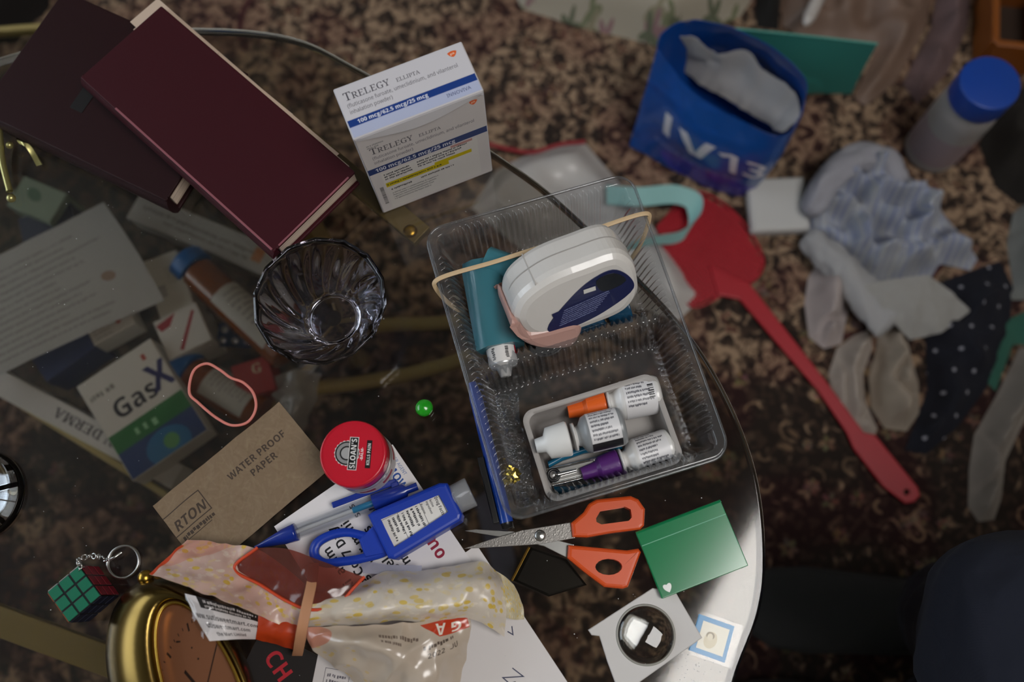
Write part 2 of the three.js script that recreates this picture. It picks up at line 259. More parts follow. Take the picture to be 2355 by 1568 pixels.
// ---- two burgundy ledgers
{
  const leather = (tone) => mat(tone, 0.55, { bumpMap: scaled(speck, 6), bumpScale: 0.0003, specularIntensity: .4 });
  const paper = mat('#cdb7a4', .9), highlightTint = mat('#8a4f58', .6);
  const pagesTex = tex(256, 64, (c, w, h) => { c.fillStyle = '#d2bda8'; c.fillRect(0, 0, w, h); for (let i = 0; i < 46; i++) { c.fillStyle = `rgba(${rnd() < .5 ? '120,95,80' : '235,220,205'},${.25 + .4 * rnd()})`; c.fillRect(0, rnd() * h, w, 1); } });
  const pages = mat('#ffffff', .9, { map: pagesTex });
  function ledger(label, q, y0, hgt, tone, title) {
    const f = rect(q, y0 + hgt), g = thing('ledger_book', label, 'book', 'burgundy ledger books', V(f.c.x, y0, f.c.z), f.turn), L = leather(tone);
    const { w, d } = f, ct = .003;
    part('front_cover', rbox(w, ct, d, .0013, 0, hgt - ct / 2, 0), L, g);
    part('back_cover', rbox(w, ct, d, .0013, 0, ct / 2, 0), L, g);
    part('spine', rings([...Array(9)].map((_, i) => i).reduce((R, i) => R, [0, 1].map((e) => [...Array(12)].map((_, k) => { const a = Math.PI * k / 11; return V((e ? 1 : -1) * w / 2, hgt / 2 - Math.cos(a) * hgt / 2, d / 2 - .004 + Math.sin(a) * .007); })))), L, g);
    part('page_block', rbox(w - .006, hgt - 2 * ct, d - .006, .0008, 0, hgt / 2, -.003), pages, g, 'cream page edges');
    if (title) part('title_stamp', print(.012, .05, hgt + .0003, -w * .1, d * .02), mat('#3a1516', .5, { map: tex(64, 256, (c, W2, H2) => { c.fillStyle = '#2c0a0f'; c.fillRect(0, 0, W2, H2); c.translate(46, 240); c.rotate(-Math.PI / 2); scrib(c, 0, 0, 210, 34, '#4a2a22'); }) }), g, 'faint stamped title');
    return { g, w, d, hgt };
  }
  // lower one: local x runs along the spine edge
  ledger('dark burgundy leather ledger lying partly under the other ledger', [[130, -35], [545, 165], [408, 466], [-35, 268]], T, .025, '#24090c', true);
  const b = ledger('burgundy leather ledger with loose cream pages sticking out, lying on top', [[375, 10], [815, 400], [630, 575], [178, 180]], T + .0255, .022, '#3a0b15', false);
  // loose leaves past the fore edge (local -z is away from the spine)
  for (let i = 0; i < 11; i++) { const l = b.w * rr(.25, .9), o = rr(-.5, .5) * (b.w - l); part('loose_page', rbox(l, .0006, .03, .0002, o - .012, .004 + i * .0013, -b.d / 2 + .0135 - rr(.0, .0045)).rotateY(rr(-.02, .02)), paper, b.g, 'loose cream page'); }
  part('painted_highlight', [rbox(b.w * .8, .0008, .0018, .0003, .02, b.hgt - .0002, b.d / 2 - .001), rbox(.0015, .0008, b.d * .85, .0003, b.w / 2 - .0008, b.hgt - .0002, 0)], highlightTint, b.g, 'pale strip painted as edge highlight');  // pale strips put the highlight on the cover edges into the colour
}
// ---- medicine carton
{
  const h = .124, f = rect([[765, 207], [1058, 93], [1116, 208], [812, 320]], T + h), g = thing('medicine_carton', 'tall white medicine carton with blue dose stripe and yellow highlighted pharmacy label', 'carton', null, V(f.c.x, T, f.c.z), f.turn);
  const { w, d } = f, card = mat('#c9c7cb', .5, { clearcoat: .2, clearcoatRoughness: .4 });
  const head = (c, W2, s, y) => {
    c.fillStyle = '#3c3a44'; c.font = `${96 * s}px serif`; c.fillText('T', 40, y); c.font = `${76 * s}px serif`; c.fillText('RELEGY', 40 + 58 * s, y); c.font = `${44 * s}px serif`; c.fillText('ELLIPTA', 40 + 400 * s, y);
    c.fillStyle = '#55535c'; c.font = `${46 * s}px sans-serif`; c.save(); c.scale(.84, 1); c.fillText('(fluticasone furoate, umeclidinium, and vilanterol', 50, y + 62 * s); c.fillText('inhalation powder)', 50, y + 118 * s); c.restore();
  };
  const emblem = (c, x, y, s) => { c.fillStyle = '#e2622a'; c.beginPath(); c.moveTo(x - 42 * s, y - 18 * s); c.quadraticCurveTo(x, y - 40 * s, x + 42 * s, y - 18 * s); c.quadraticCurveTo(x + 30 * s, y + 22 * s, x, y + 32 * s); c.quadraticCurveTo(x - 30 * s, y + 22 * s, x - 42 * s, y - 18 * s); c.fill(); c.fillStyle = '#f6d8c4'; c.font = `bold ${26 * s}px sans-serif`; c.fillText('gsk', x - 22 * s, y + 6 * s); };
  const TW = 1024, TH = Math.round(TW * d / w), FH = Math.round(TW * h / w);
  const topT = tex(TW, TH, (c) => { c.fillStyle = '#d0ced4'; c.fillRect(0, 0, TW, TH); head(c, TW, 1.04, 130); c.fillStyle = '#123a86'; c.fillRect(0, TH * .66, TW, 62); c.fillStyle = '#e8e8f0'; c.font = 'bold 46px sans-serif'; c.fillText('100 mcg/62.5 mcg/25 mcg', 70, TH * .66 + 48); c.fillStyle = '#b4bcd8'; c.fillRect(0, TH * .66 + 62, TW, TH); c.fillStyle = '#3a4678'; c.font = '42px sans-serif'; c.fillText('INNOVIVA', 760, TH * .66 + 115); emblem(c, 930, 70, .9); });
  const frontT = tex(TW, FH, (c) => {
    c.fillStyle = '#d3cdcc'; c.fillRect(0, 0, TW, FH); c.scale(1, FH / 985); emblem(c, 940, 70, .8); c.save(); c.translate(30, 90); head(c, TW, 1.0, 130); c.restore(); scrib(c, 60, 120, 130, 14, '#888'); scrib(c, 60, 145, 90, 14, '#888');
    c.fillStyle = '#22376e'; c.fillRect(0, 380, TW, 68); c.fillStyle = '#dcdce4'; c.font = 'bold 56px sans-serif'; c.fillText('100 mcg/62.5 mcg/25 mcg', 60, 434);
    // the pharmacy label
    c.fillStyle = '#d8d4d0'; c.fillRect(90, 470, 840, 480); c.fillStyle = '#44454a';
    for (let i = 0; i < 3; i++) { scrib(c, 110, 510 + i * 30, 230, 18); scrib(c, 400, 505 + i * 30, 440 - i * 60, 18); }
    c.fillStyle = '#c9b400'; c.fillRect(100, 610, 560, 56); c.fillRect(540, 585, 330, 40); scrib(c, 110, 648, 480, 20, '#5c560f');
    scrib(c, 130, 720, 180, 20, '#333'); scrib(c, 400, 712, 300, 18, '#333'); for (let i = 0; i < 4; i++) scrib(c, 130, 770 + i * 30, 420 - i * 30, 13, '#777'); c.fillStyle = '#b98a86'; c.fillRect(700, 460, 190, 26);
    c.fillStyle = '#333'; for (let i = 0; i < 22; i++) c.fillRect(40, 640 + i * 11, 32, rr(3, 8));
  });
  part('carton_body', rbox(w, h, d, .0012, 0, h / 2, 0), card, g);
  part('top_print', print(w - .002, d - .002, h + .0002), mat('#ffffff', .45, { map: topT }), g);
  part('front_print', new THREE.PlaneGeometry(w - .002, h - .002).translate(0, h / 2, d / 2 + .0002), mat('#ffffff', .5, { map: frontT }), g);
  part('tuck_flap', sheet([[[-w / 2 + .001, h - .001, d / 2 + .0006], [0, h - .001, d / 2 + .0006], [w / 2 - .001, h - .001, d / 2 + .0006]], [[-w / 2 + .001, h - .003, d / 2 + .0006], [0, h - .011, d / 2 + .0022], [w / 2 - .001, h - .003, d / 2 + .0006]]], { nu: 24, nv: 6, thick: .0004, world: true }), card, g, 'bowed tuck flap');
}
// ---- faceted glass bowl
{
  const hb = .052, c = at(735, 690, T + hb), R = at(893, 680, T + hb).distanceTo(c) * .985, g = thing('glass_bowl', 'clear glass bowl with fluted swirling sides, empty', 'bowl', null, V(c.x, T + .0002, c.z), 0);
  const n = 14, sub = 8, N = n * sub;
  const ring = (r, y, tw, flute, poly) => [...Array(N)].map((_, i) => { const a = i / N * 2 * Math.PI, k = (i % sub) / sub - .5, ph = a + tw; const pol = lerp(1, Math.cos(Math.PI / n) / Math.cos(k * 2 * Math.PI / n), poly); const q = r * pol * (1 + flute * Math.cos(k * 2 * Math.PI)); return V(q * Math.cos(ph), y, q * Math.sin(ph)); });
  const rb = R * .43, out = [], inn = [];
  for (let j = 0; j <= 12; j++) { const t = j / 12, r = lerp(rb, R, Math.pow(t, .8)), y = .004 + (hb - .004) * Math.pow(t, 1.15); out.push(ring(r, y, .55 * t, -.03 * Math.sin(Math.PI * Math.min(1, t * 1.05)), 1)); }
  for (let j = 12; j >= 0; j--) { const t = j / 12, r = lerp(rb - .003, R - .0028, Math.pow(t, .8)), y = .009 + (hb - .0095) * Math.pow(t, 1.15); inn.push(ring(r, y, .55 * t, .0, t)); }
  part('bowl', rings([ring(rb * .86, .0015, 0, 0, 0), ring(rb * .9, 0, 0, 0, 0), ring(rb, .0005, 0, 0, .3), ...out, ...inn, ring(rb * .82, .0075, 0, 0, 0), ring(rb * .3, .0062, 0, 0, 0)]), solid('#eceaf8', { ior: 1.45 }), g);
}
// ---- green candy
{ const p = at(975, 937, T + .005); solo('candy', lathe([[0, 0], [.003, .0003], [.0056, .0022], [.0068, .0045], [.0056, .0068], [.003, .0085], [0, .009]]).translate(p.x, T, p.z), mat('#1f9c1c', .25, { clearcoat: .6 }), 'round shiny green candy alone on the clear glass', 'candy'); }
// ---- pink rubber band
solo('rubber_band', tube([[436, 905], [447, 850], [475, 836], [505, 850], [530, 868], [560, 880], [583, 905], [588, 940], [570, 970], [535, 978], [500, 962], [455, 925]].map((p) => at(p[0], p[1], T + .0012)), .0011, 160, true), mat('#d98276', .6), 'pink rubber band lying open on the glass', 'rubber band');
// ---- kraft sandpaper sheet
{
  const f = rect([[352, 1165], [655, 913], [752, 1085], [470, 1320]], T + .001), g = thing('sandpaper_sheet', 'brown sandpaper backing sheet printed water proof paper', 'paper', null, V(f.c.x, T, f.c.z), f.turn), w = f.w, d = f.d;
  const k = tex(1024, Math.round(1024 * d / w), (c, W2, H2) => {
    c.fillStyle = '#7d6952'; c.fillRect(0, 0, W2, H2); for (let i = 0; i < 900; i++) { c.fillStyle = `rgba(${rnd() < .5 ? '90,70,50' : '170,150,120'},.07)`; c.beginPath(); c.ellipse(rnd() * W2, rnd() * H2, rr(4, 60), rr(2, 10), rnd() * 3, 0, 7); c.fill(); }
    c.fillStyle = '#40342a'; c.font = 'bold 66px sans-serif'; c.textAlign = 'center'; c.fillText('WATER PROOF', 700, H2 * .36); c.fillText('PAPER', 700, H2 * .50); c.textAlign = 'left';
    c.strokeStyle = '#40342a'; c.lineWidth = 7; c.strokeRect(-20, H2 * .2, 300, 150); c.font = 'italic bold 90px sans-serif'; c.fillText('RTON', 20, H2 * .2 + 128); scrib(c, 30, H2 * .2 + 200, 230, 28, '#40342a'); c.fillRect(20, H2 * .2 + 210, 220, 5);
  });
  const P = []; for (let j = 0; j <= 12; j++) { P.push([]); for (let i = 0; i <= 30; i++) P[j].push(V((i / 30 - .5) * w, .0012 + .0011 * Math.sin(i * .25) ** 2 + .0006 * n2(i * .2, j * .3), (j / 12 - .5) * d)); }
  part('sheet', grid(P, 30, 12), mat('#ffffff', .85, { map: k }), g);
  part('grit_side', (() => { const q = grid(P.map((r) => r.map((p) => p.clone().add(V(0, -.0005, 0)))), 30, 12); return q; })(), mat('#2b2926', 1, { bumpMap: scaled(speck, 4), bumpScale: .0005 }), g, 'dark grit side');
}
// ---- red balm jar
{
  const h = .05, p = at(812, 1043, T + h), r = at(890, 1040, T + h).distanceTo(p), g = thing('balm_jar', 'small balm jar with a red lid and white lettering', 'jar', null, V(p.x, T + .0012, p.z), yaw(at(812, 1043), at(900, 1024)) + Math.PI / 2 - .2);
  g.rotation.y = 1.52;
  part('jar_body', lathe([[0, 0], [r * .9, 0], [r * .97, .002], [r * .99, .006], [r * .99, .028], [r * .94, .033], [r * .9, .036], [0, .036]]), mat('#cfc8c2', .15, { clearcoat: 1 }), g, 'pale glass jar body');
  part('body_label', new THREE.CylinderGeometry(r * .996, r * .996, .018, 48, 1, true).translate(0, .017, 0), mat('#ffffff', .5, { map: tex(512, 64, (c, W2, H2) => { c.fillStyle = '#c9c2c0'; c.fillRect(0, 0, W2, H2); c.fillStyle = '#a32334'; for (let i = 0; i < 8; i++) c.fillRect(i * 64 + 4, 20, 40, 22); }) }), g);
  part('lid', lathe([[0, h - .0006], [r * .9, h - .0006], [r * .93, h], [r * .97, h - .0007], [r, h - .003], [r, h - .013], [r * .985, h - .014], [r * .9, h - .014]]), mat('#c4102a', .3, { clearcoat: .5 }), g);
  part('lid_ring', lathe([[r * .9, h - .0142], [r * .99, h - .0142], [r * .99, h - .0165], [r * .9, h - .0165]]), blackPlastic, g, 'black seal ring');
  part('lid_print', new THREE.CircleGeometry(r * .88, 64).rotateX(-Math.PI / 2).translate(0, h - .0003, 0), mat('#ffffff', .32, { clearcoat: .5, map: tex(512, 512, (c) => {
    c.fillStyle = '#c4102a'; c.fillRect(0, 0, 512, 512); c.translate(256, 205);
    c.fillStyle = '#d8d6d4'; c.beginPath(); for (let i = 0; i < 40; i++) { const a = i / 40 * 6.2832, q = i % 2 ? 104 : 112; c.lineTo(Math.cos(a) * q, Math.sin(a) * q); } c.fill();
    c.fillStyle = '#141414'; c.beginPath(); c.arc(0, 0, 102, 0, 7); c.fill(); c.fillStyle = '#8d8c8c'; c.beginPath(); c.arc(0, 0, 90, 0, 7); c.fill(); c.fillStyle = '#141414'; c.beginPath(); c.arc(0, 0, 62, 0, 7); c.fill(); c.fillStyle = '#a5a4a4'; c.beginPath(); c.arc(0, 0, 50, 0, 7); c.fill();
    c.fillStyle = '#d8d6d4'; c.fillRect(-142, 14, 284, 80); c.fillStyle = '#141414'; c.fillRect(-136, 20, 272, 68); c.fillStyle = '#e6e4e2'; c.font = 'bold 64px sans-serif'; c.textAlign = 'center'; c.fillText("SLOAN'S", 0, 77);
    c.font = 'bold 34px sans-serif'; c.fillText('-BALM-', 0, 140); c.fillStyle = '#141414'; c.fillRect(-120, 164, 240, 46); c.fillStyle = '#e6e4e2'; c.font = 'bold 36px sans-serif'; c.fillText('KILLS PAIN', 0, 200);
  }) }), g);
}
// ---- papers under the pen and the bag
{
  const card = (c, W2, H2, bg) => { c.fillStyle = bg; c.fillRect(0, 0, W2, H2); };
  function leaf(name, label, q, y, draw, ratio, m = {}) {
    const f = rect(q, y), g = thing(name, label, 'paper', null, V(f.c.x, y - .0004, f.c.z), f.turn);
    part('sheet', box(f.w, .0003, f.d), whitePaper, g);
    part('printed_side', print(f.w, f.d, .0003), mat('#ffffff', .8, { map: tex(1024, Math.round(1024 * f.d / f.w), draw), ...m }), g);
    return g;
  }
  // leaflet: local x runs from the far corner down to the right, along the printed lines
  leaf('leaflet', 'white printed leaflet with bold black lettering under the pen and the blue bottle', [[905, 1020], [1085, 1297], [803, 1482], [628, 1212]], T + .0008, (c, W2, H2) => {
    card(c, W2, H2, '#dedadb'); c.fillStyle = '#2a4f9a'; c.font = 'bold 84px sans-serif'; c.fillText('MOW', 110, 135); c.fillStyle = '#5b74a8'; c.font = '34px sans-serif'; c.fillText('ER AGENT', 90, 55);
    c.fillStyle = '#8f1f38'; c.font = 'bold 130px sans-serif'; c.fillText('mo', 690, 190); c.fillStyle = '#999'; c.fillRect(640, 250, 5, 200);
    c.fillStyle = '#18181c'; c.save(); c.translate(W2, H2); c.rotate(Math.PI); c.font = 'bold 92px sans-serif';
    const rows = ['dixi  amm', 'ng Co: 7 Day', 'N over mini', 'gel N ses', 'mark 7 days'];
    rows.forEach((s, i) => c.fillText(s, 240, H2 * .25 + i * 105)); c.restore();
    c.fillStyle = '#33343a'; c.font = 'bold 70px sans-serif'; c.save(); c.translate(300, 470); c.rotate(Math.PI); c.fillText('ses', 0, 0); c.restore();
  });
  leaf('letter_sheet', 'white sheet with pencilled figures running under the snack bag', [[1108, 1258], [1330, 1620], [900, 1900], [670, 1536]], T + .0004, (c, W2, H2) => {
    card(c, W2, H2, '#d8d3d2'); c.strokeStyle = '#3c3f58'; c.lineWidth = 6; c.lineCap = 'round';
    c.beginPath(); c.moveTo(690, 215); c.lineTo(760, 190); c.lineTo(700, 290); c.lineTo(770, 270); c.stroke(); c.beginPath(); c.arc(850, 250, 36, .3, 4.8); c.stroke(); c.beginPath(); c.moveTo(500, 90); c.lineTo(540, 110); c.lineTo(510, 125); c.stroke();
    c.save(); c.translate(720, 420); c.rotate(-1.2); scrib(c, 0, 0, 170, 34, '#555'); c.restore();
  });
  leaf('flyer', 'black flyer with red capital letters beside the brass clock', [[600, 1440], [790, 1540], [700, 1760], [500, 1660]], T + .0006, (c, W2, H2) => { card(c, W2, H2, '#1a1413'); c.fillStyle = '#b3202e'; c.font = 'bold 250px sans-serif'; c.save(); c.translate(150, 260); c.rotate(.5); c.fillText('CH', 0, 0); c.restore(); });
  leaf('receipt', 'small white slip with faint box drawing, lying on the black flyer', [[700, 1485], [900, 1540], [860, 1640], [740, 1640]], T + .0011, (c, W2, H2) => { card(c, W2, H2, '#cfcaca'); c.strokeStyle = '#55525a'; c.lineWidth = 7; c.strokeRect(150, 190, 360, 240); scrib(c, 190, 300, 260, 44, '#66626a'); scrib(c, 190, 380, 260, 44, '#66626a'); });
}
// ---- click pen
{
  const f = along([586, 1259], [948, 1122], T + .008), g = thing('ballpoint_pen', 'blue click pen with clear barrel lying on the leaflet', 'pen', null, V(f.c.x, T + .0078, f.c.z), f.turn), L = f.len, r = .0062, navy = mat('#16308c', .25, { clearcoat: .5 });
  part('tip_cone', turned([[-L / 2, .0012], [-L / 2 + .004, .0018], [-L / 2 + .022, r * .93], [-L / 2 + .03, r * 1.06], [-L / 2 + .032, r * 1.06], [-L / 2 + .032, 0]]), navy, g);
  part('barrel', turned([[-L / 2 + .032, r * .9], [L / 2 - .03, r * .95], [L / 2 - .03, r * .8], [-L / 2 + .032, r * .75], [-L / 2 + .032, r * .9]]), pane('#f6f7f8', .05), g, 'clear plastic barrel');
  part('refill', turned([[-L / 2 + .03, .0016], [-L / 2 + .078, .0016], [-L / 2 + .078, .0012]], 12), mat('#c9c9c9', .3), g);
  part('ink', turned([[-L / 2 + .075, 0], [-L / 2 + .075, .0024], [L / 2 - .03, .0024], [L / 2 - .03, 0]], 12), mat('#2a7fa8', .3), g, 'blue ink tube');
  part('top_cap', turned([[L / 2 - .03, 0], [L / 2 - .03, r], [L / 2 - .006, r * .95], [L / 2 - .004, .003], [L / 2 + .004, .003], [L / 2 + .004, 0]]), navy, g);
  part('clip', [rbox(.05, .002, .0045, .0009, L / 2 - .034, .001, -r - .0025), rbox(.006, .003, .005, .001, L / 2 - .011, .001, -r)], navy, g);
}
// ---- hand sanitiser in a blue holder
{
  const h = .024, f = rect([[845, 1182], [1025, 1108], [1066, 1190], [893, 1290]], T + h), g = thing('sanitizer_bottle', 'hand sanitizer bottle in a blue rubber holder with carry loop', 'bottle', null, V(f.c.x, T + .0012, f.c.z), f.turn), w = f.w, d = f.d, blue = mat('#0f37a6', .38), th = .008;
  // local +x towards the cap
  const q = (pts) => local(pts, g.position, f.turn, T + h);
  const outer = q([[845, 1184], [856, 1176], [1010, 1110], [1028, 1110], [1063, 1182], [1060, 1196], [908, 1286], [893, 1284]]), inner = q([[864, 1190], [1014, 1126], [1044, 1180], [904, 1272]]);
  part('bottle_body', slab(q([[858, 1190], [1018, 1120], [1052, 1184], [902, 1278]]), .02, .004), mat('#c8ced6', .2, { clearcoat: .6 }), g);
  part('holder_frame', slab(outer, h, .003, [inner]), blue, g, 'blue rubber holder frame');
  const lab = q([[867, 1194], [1008, 1133], [1035, 1176], [905, 1270]]);
  const lt = tex(512, 320, (c) => { c.fillStyle = '#e2dfda'; c.fillRect(0, 0, 512, 320); c.strokeStyle = '#333'; c.lineWidth = 3; c.strokeRect(24, 24, 464, 270); c.fillStyle = '#26262a'; c.save(); c.translate(480, 30); c.rotate(Math.PI / 2); c.font = 'bold 34px sans-serif'; c.fillText('Drug Facts', 14, 34); c.font = 'bold 24px sans-serif'; c.fillText('Active', 14, 74); c.fillText('ingredient', 14, 104); c.fillText('Purpose', 14, 150); for (let i = 0; i < 7; i++) scrib(c, 14, 190 + i * 38, 200 - (i % 3) * 30, 20, '#3a3a3e'); c.restore(); c.fillRect(150, 24, 3, 270); c.fillRect(330, 24, 3, 270); });
  { const lg = slab(lab, .0006), xs = lab.map((p) => p[0]), zs = lab.map((p) => p[1]); flatUv(lg, Math.min(...xs), Math.min(...zs), Math.max(...xs) - Math.min(...xs), Math.max(...zs) - Math.min(...zs)); part('label', lg.translate(0, .0202, 0), mat('#ffffff', .5, { map: lt }), g, 'white drug facts label'); }
  part('cap', turned([[w / 2 - .008, 0], [w / 2 - .008, .0105], [w / 2 + .012, .0112], [w / 2 + .013, .0105], [w / 2 + .013, 0]], 40).translate(0, .0125, q([[1075, 1130]])[0][1]), mat('#dfe2e6', .12, { transmission: .75, thickness: 0 }), g, 'clear ribbed cap');
  const loop = [[885, 1235], [840, 1232], [790, 1222], [745, 1232], [718, 1252], [716, 1276], [738, 1293], [780, 1290], [830, 1282], [885, 1262]];
  const lp = q(loop).map(([x, z], i) => V(x, .012, z));
  const ring = new THREE.CatmullRomCurve3(lp, true).getPoints(60);
  part('loop', (() => { const R = ring.slice(0, -1).map((p, i, A) => { const n = A[(i + 1) % A.length].clone().sub(A[(i + A.length - 1) % A.length]).normalize(), s = V(-n.z, 0, n.x); return [V(0, 0, 0).copy(p).addScaledVector(s, -.003).setY(.009), p.clone().addScaledVector(s, -.003).setY(.015), p.clone().addScaledVector(s, .003).setY(.015), p.clone().addScaledVector(s, .003).setY(.009)]; }); return rings([...R, R[0]], { close: false }); })(), blue, g, 'blue carry loop');
  part('strap', slab(q([[820, 1240], [862, 1198], [892, 1270], [835, 1282]]), .008, .002).translate(0, .008, 0), blue, g);
}
// ---- scissors
{
  const o = at(1280, 1240), g = thing('scissors', 'orange handled steel scissors with dusty blades', 'scissors', null, V(o.x, T, o.z)), q = (p) => local(p, o), orange = mat('#d3501c', .35, { clearcoat: .3 });
  const blade = mat('#8d8a86', .38, { metalness: .9, roughnessMap: null, bumpMap: scaled(speck, 5), bumpScale: .0006 });
  part('blade', slab(q([[1068, 1221], [1095, 1217], [1180, 1222], [1240, 1232], [1320, 1252], [1318, 1290], [1250, 1256], [1170, 1238]]), .0018, .0004).translate(0, .0005, 0), steel, g);
  part('blade', slab(q([[1068, 1262], [1130, 1240], [1200, 1220], [1322, 1200], [1322, 1238], [1240, 1252], [1150, 1258]]), .0018, .0004).translate(0, .0026, 0), blade, g, 'dusty upper blade');
  { const p = q([[1242, 1232]])[0]; part('pivot_screw', lathe([[0, .0062], [.003, .0058], [.0042, .0045], [.0042, 0]], 20).translate(p[0], 0, p[1]), steel, g); }
  part('handle', slab(q([[1312, 1204], [1340, 1180], [1352, 1160], [1370, 1150], [1448, 1142], [1466, 1150], [1481, 1172], [1479, 1210], [1470, 1219], [1400, 1228], [1350, 1237], [1316, 1236]]), .009, .0028, [q([[1360, 1192], [1374, 1168], [1436, 1158], [1456, 1168], [1460, 1195], [1448, 1208], [1380, 1217], [1362, 1208]])]), orange, g);
  part('handle', slab(q([[1306, 1254], [1330, 1256], [1440, 1266], [1466, 1262], [1472, 1270], [1442, 1350], [1430, 1354], [1388, 1350], [1345, 1318], [1304, 1284]]), .009, .0028, [q([...Array(16)].map((_, i) => [1398 + 40 * Math.cos(i / 16 * 6.283), 1304 + 28 * Math.sin(i / 16 * 6.283)]))]), orange, g);
}
// ---- green plastic wallet, magnifier card, little picture
{
  { const f = rect([[1460, 1222], [1660, 1157], [1716, 1296], [1524, 1382]], T + .006), g = thing('card_wallet', 'small green plastic card wallet with folded spine', 'wallet', null, V(f.c.x, T + .0036, f.c.z), f.turn), green = mat('#0a7a48', .16, { clearcoat: .7, clearcoatRoughness: .12 });
    part('cover', rbox(f.w, .0016, f.d, .0007, 0, .0042, 0), green, g); part('back_cover', rbox(f.w, .0016, f.d, .0007, 0, .0008, 0), green, g);
    part('spine_fold', rings([-1, 1].map((e) => [...Array(10)].map((_, k) => { const a = Math.PI * k / 9; return V(e * f.w / 2, .0025 - Math.cos(a) * .0025, -f.d / 2 + .001 - Math.sin(a) * .0025); }))), green, g);
    part('crease', rbox(f.w - .001, .0003, .0006, .0001, 0, .0051, -f.d * .3), mat('#5fae8a', .4), g, 'pale crease line');
    const s = new THREE.Shape(); s.moveTo(0, -.0034); s.bezierCurveTo(-.005, .0005, -.003, .0042, 0, .002); s.bezierCurveTo(.003, .0042, .005, .0005, 0, -.0034);
    part('heart_mark', new THREE.ExtrudeGeometry(s, { depth: .0004, bevelEnabled: false }).rotateX(-Math.PI / 2).translate(-f.w * .4, .005, f.d * .38), mat('#e6e8e4', .3), g, 'small white heart mark'); }
  { const o = at(1485, 1465), g = thing('magnifier_card', 'white plastic card magnifier with a round glass lens', 'magnifier', null, V(o.x, T, o.z)), q = (p) => local(p, o);
    const lc = q([[1484, 1459]])[0], lr = at(1551, 1459).distanceTo(at(1484, 1459)), hole = [...Array(40)].map((_, i) => [lc[0] + lr * Math.cos(i / 40 * 6.2832), lc[1] + lr * Math.sin(i / 40 * 6.2832)]);
    part('card', slab(q([[1352, 1448], [1500, 1352], [1552, 1360], [1614, 1466], [1470, 1568], [1440, 1600], [1420, 1585], [1396, 1520], [1378, 1462], [1360, 1460]]), .0026, .0008, [hole]), mat('#c9c6c4', .55), g);
    part('lens_ring', new THREE.TorusGeometry(lr - .0004, .0009, 8, 60).rotateX(Math.PI / 2).translate(lc[0], .0026, lc[1]), mat('#8d8c84', .3), g, 'thin ring round the lens');
    const prof = [[0, .0006]]; prof.push([lr - .001, .0006], [lr - .0008, .0022]); for (let i = 1; i <= 14; i++) { const t = i / 14 * Math.PI / 2; prof.push([(lr - .0008) * Math.cos(t), .0022 + .0066 * Math.sin(t)]); }
    part('lens', lathe(prof, 64).translate(lc[0], 0, lc[1]), solid('#f4f6f6', { ior: 1.52 }), g, 'domed glass lens'); }
  { const f = rect([[1612, 1414], [1692, 1440], [1664, 1524], [1580, 1492]], T + .001), g = thing('picture_card', 'tiny blue edged picture card in a clear sleeve beside the magnifier', 'card', null, V(f.c.x, T + .0002, f.c.z), f.turn);
    part('card', box(f.w, .0005, f.d, 0, .0003, 0), mat('#3d8ec4', .5), g);
    part('picture', print(f.w * .74, f.d * .74, .0008, f.w * .03, 0), mat('#ffffff', .5, { map: tex(256, 256, (c) => { c.fillStyle = '#e4dfce'; c.fillRect(0, 0, 256, 256); c.fillStyle = '#cfc3a4'; c.beginPath(); c.ellipse(110, 150, 60, 80, .2, 0, 7); c.fill(); c.fillStyle = '#8c7d60'; c.beginPath(); c.ellipse(100, 110, 40, 34, 0, 0, 7); c.fill(); c.fillStyle = '#d8cdb2'; c.beginPath(); c.ellipse(100, 125, 26, 34, 0, 0, 7); c.fill(); }) }), g);
    part('clear_sleeve', rbox(f.w * 1.22, .0008, f.d * 1.2, .0003, .003, .0014, 0), pane('#ffffff', .12, { specularIntensity: .3 }), g); }
}
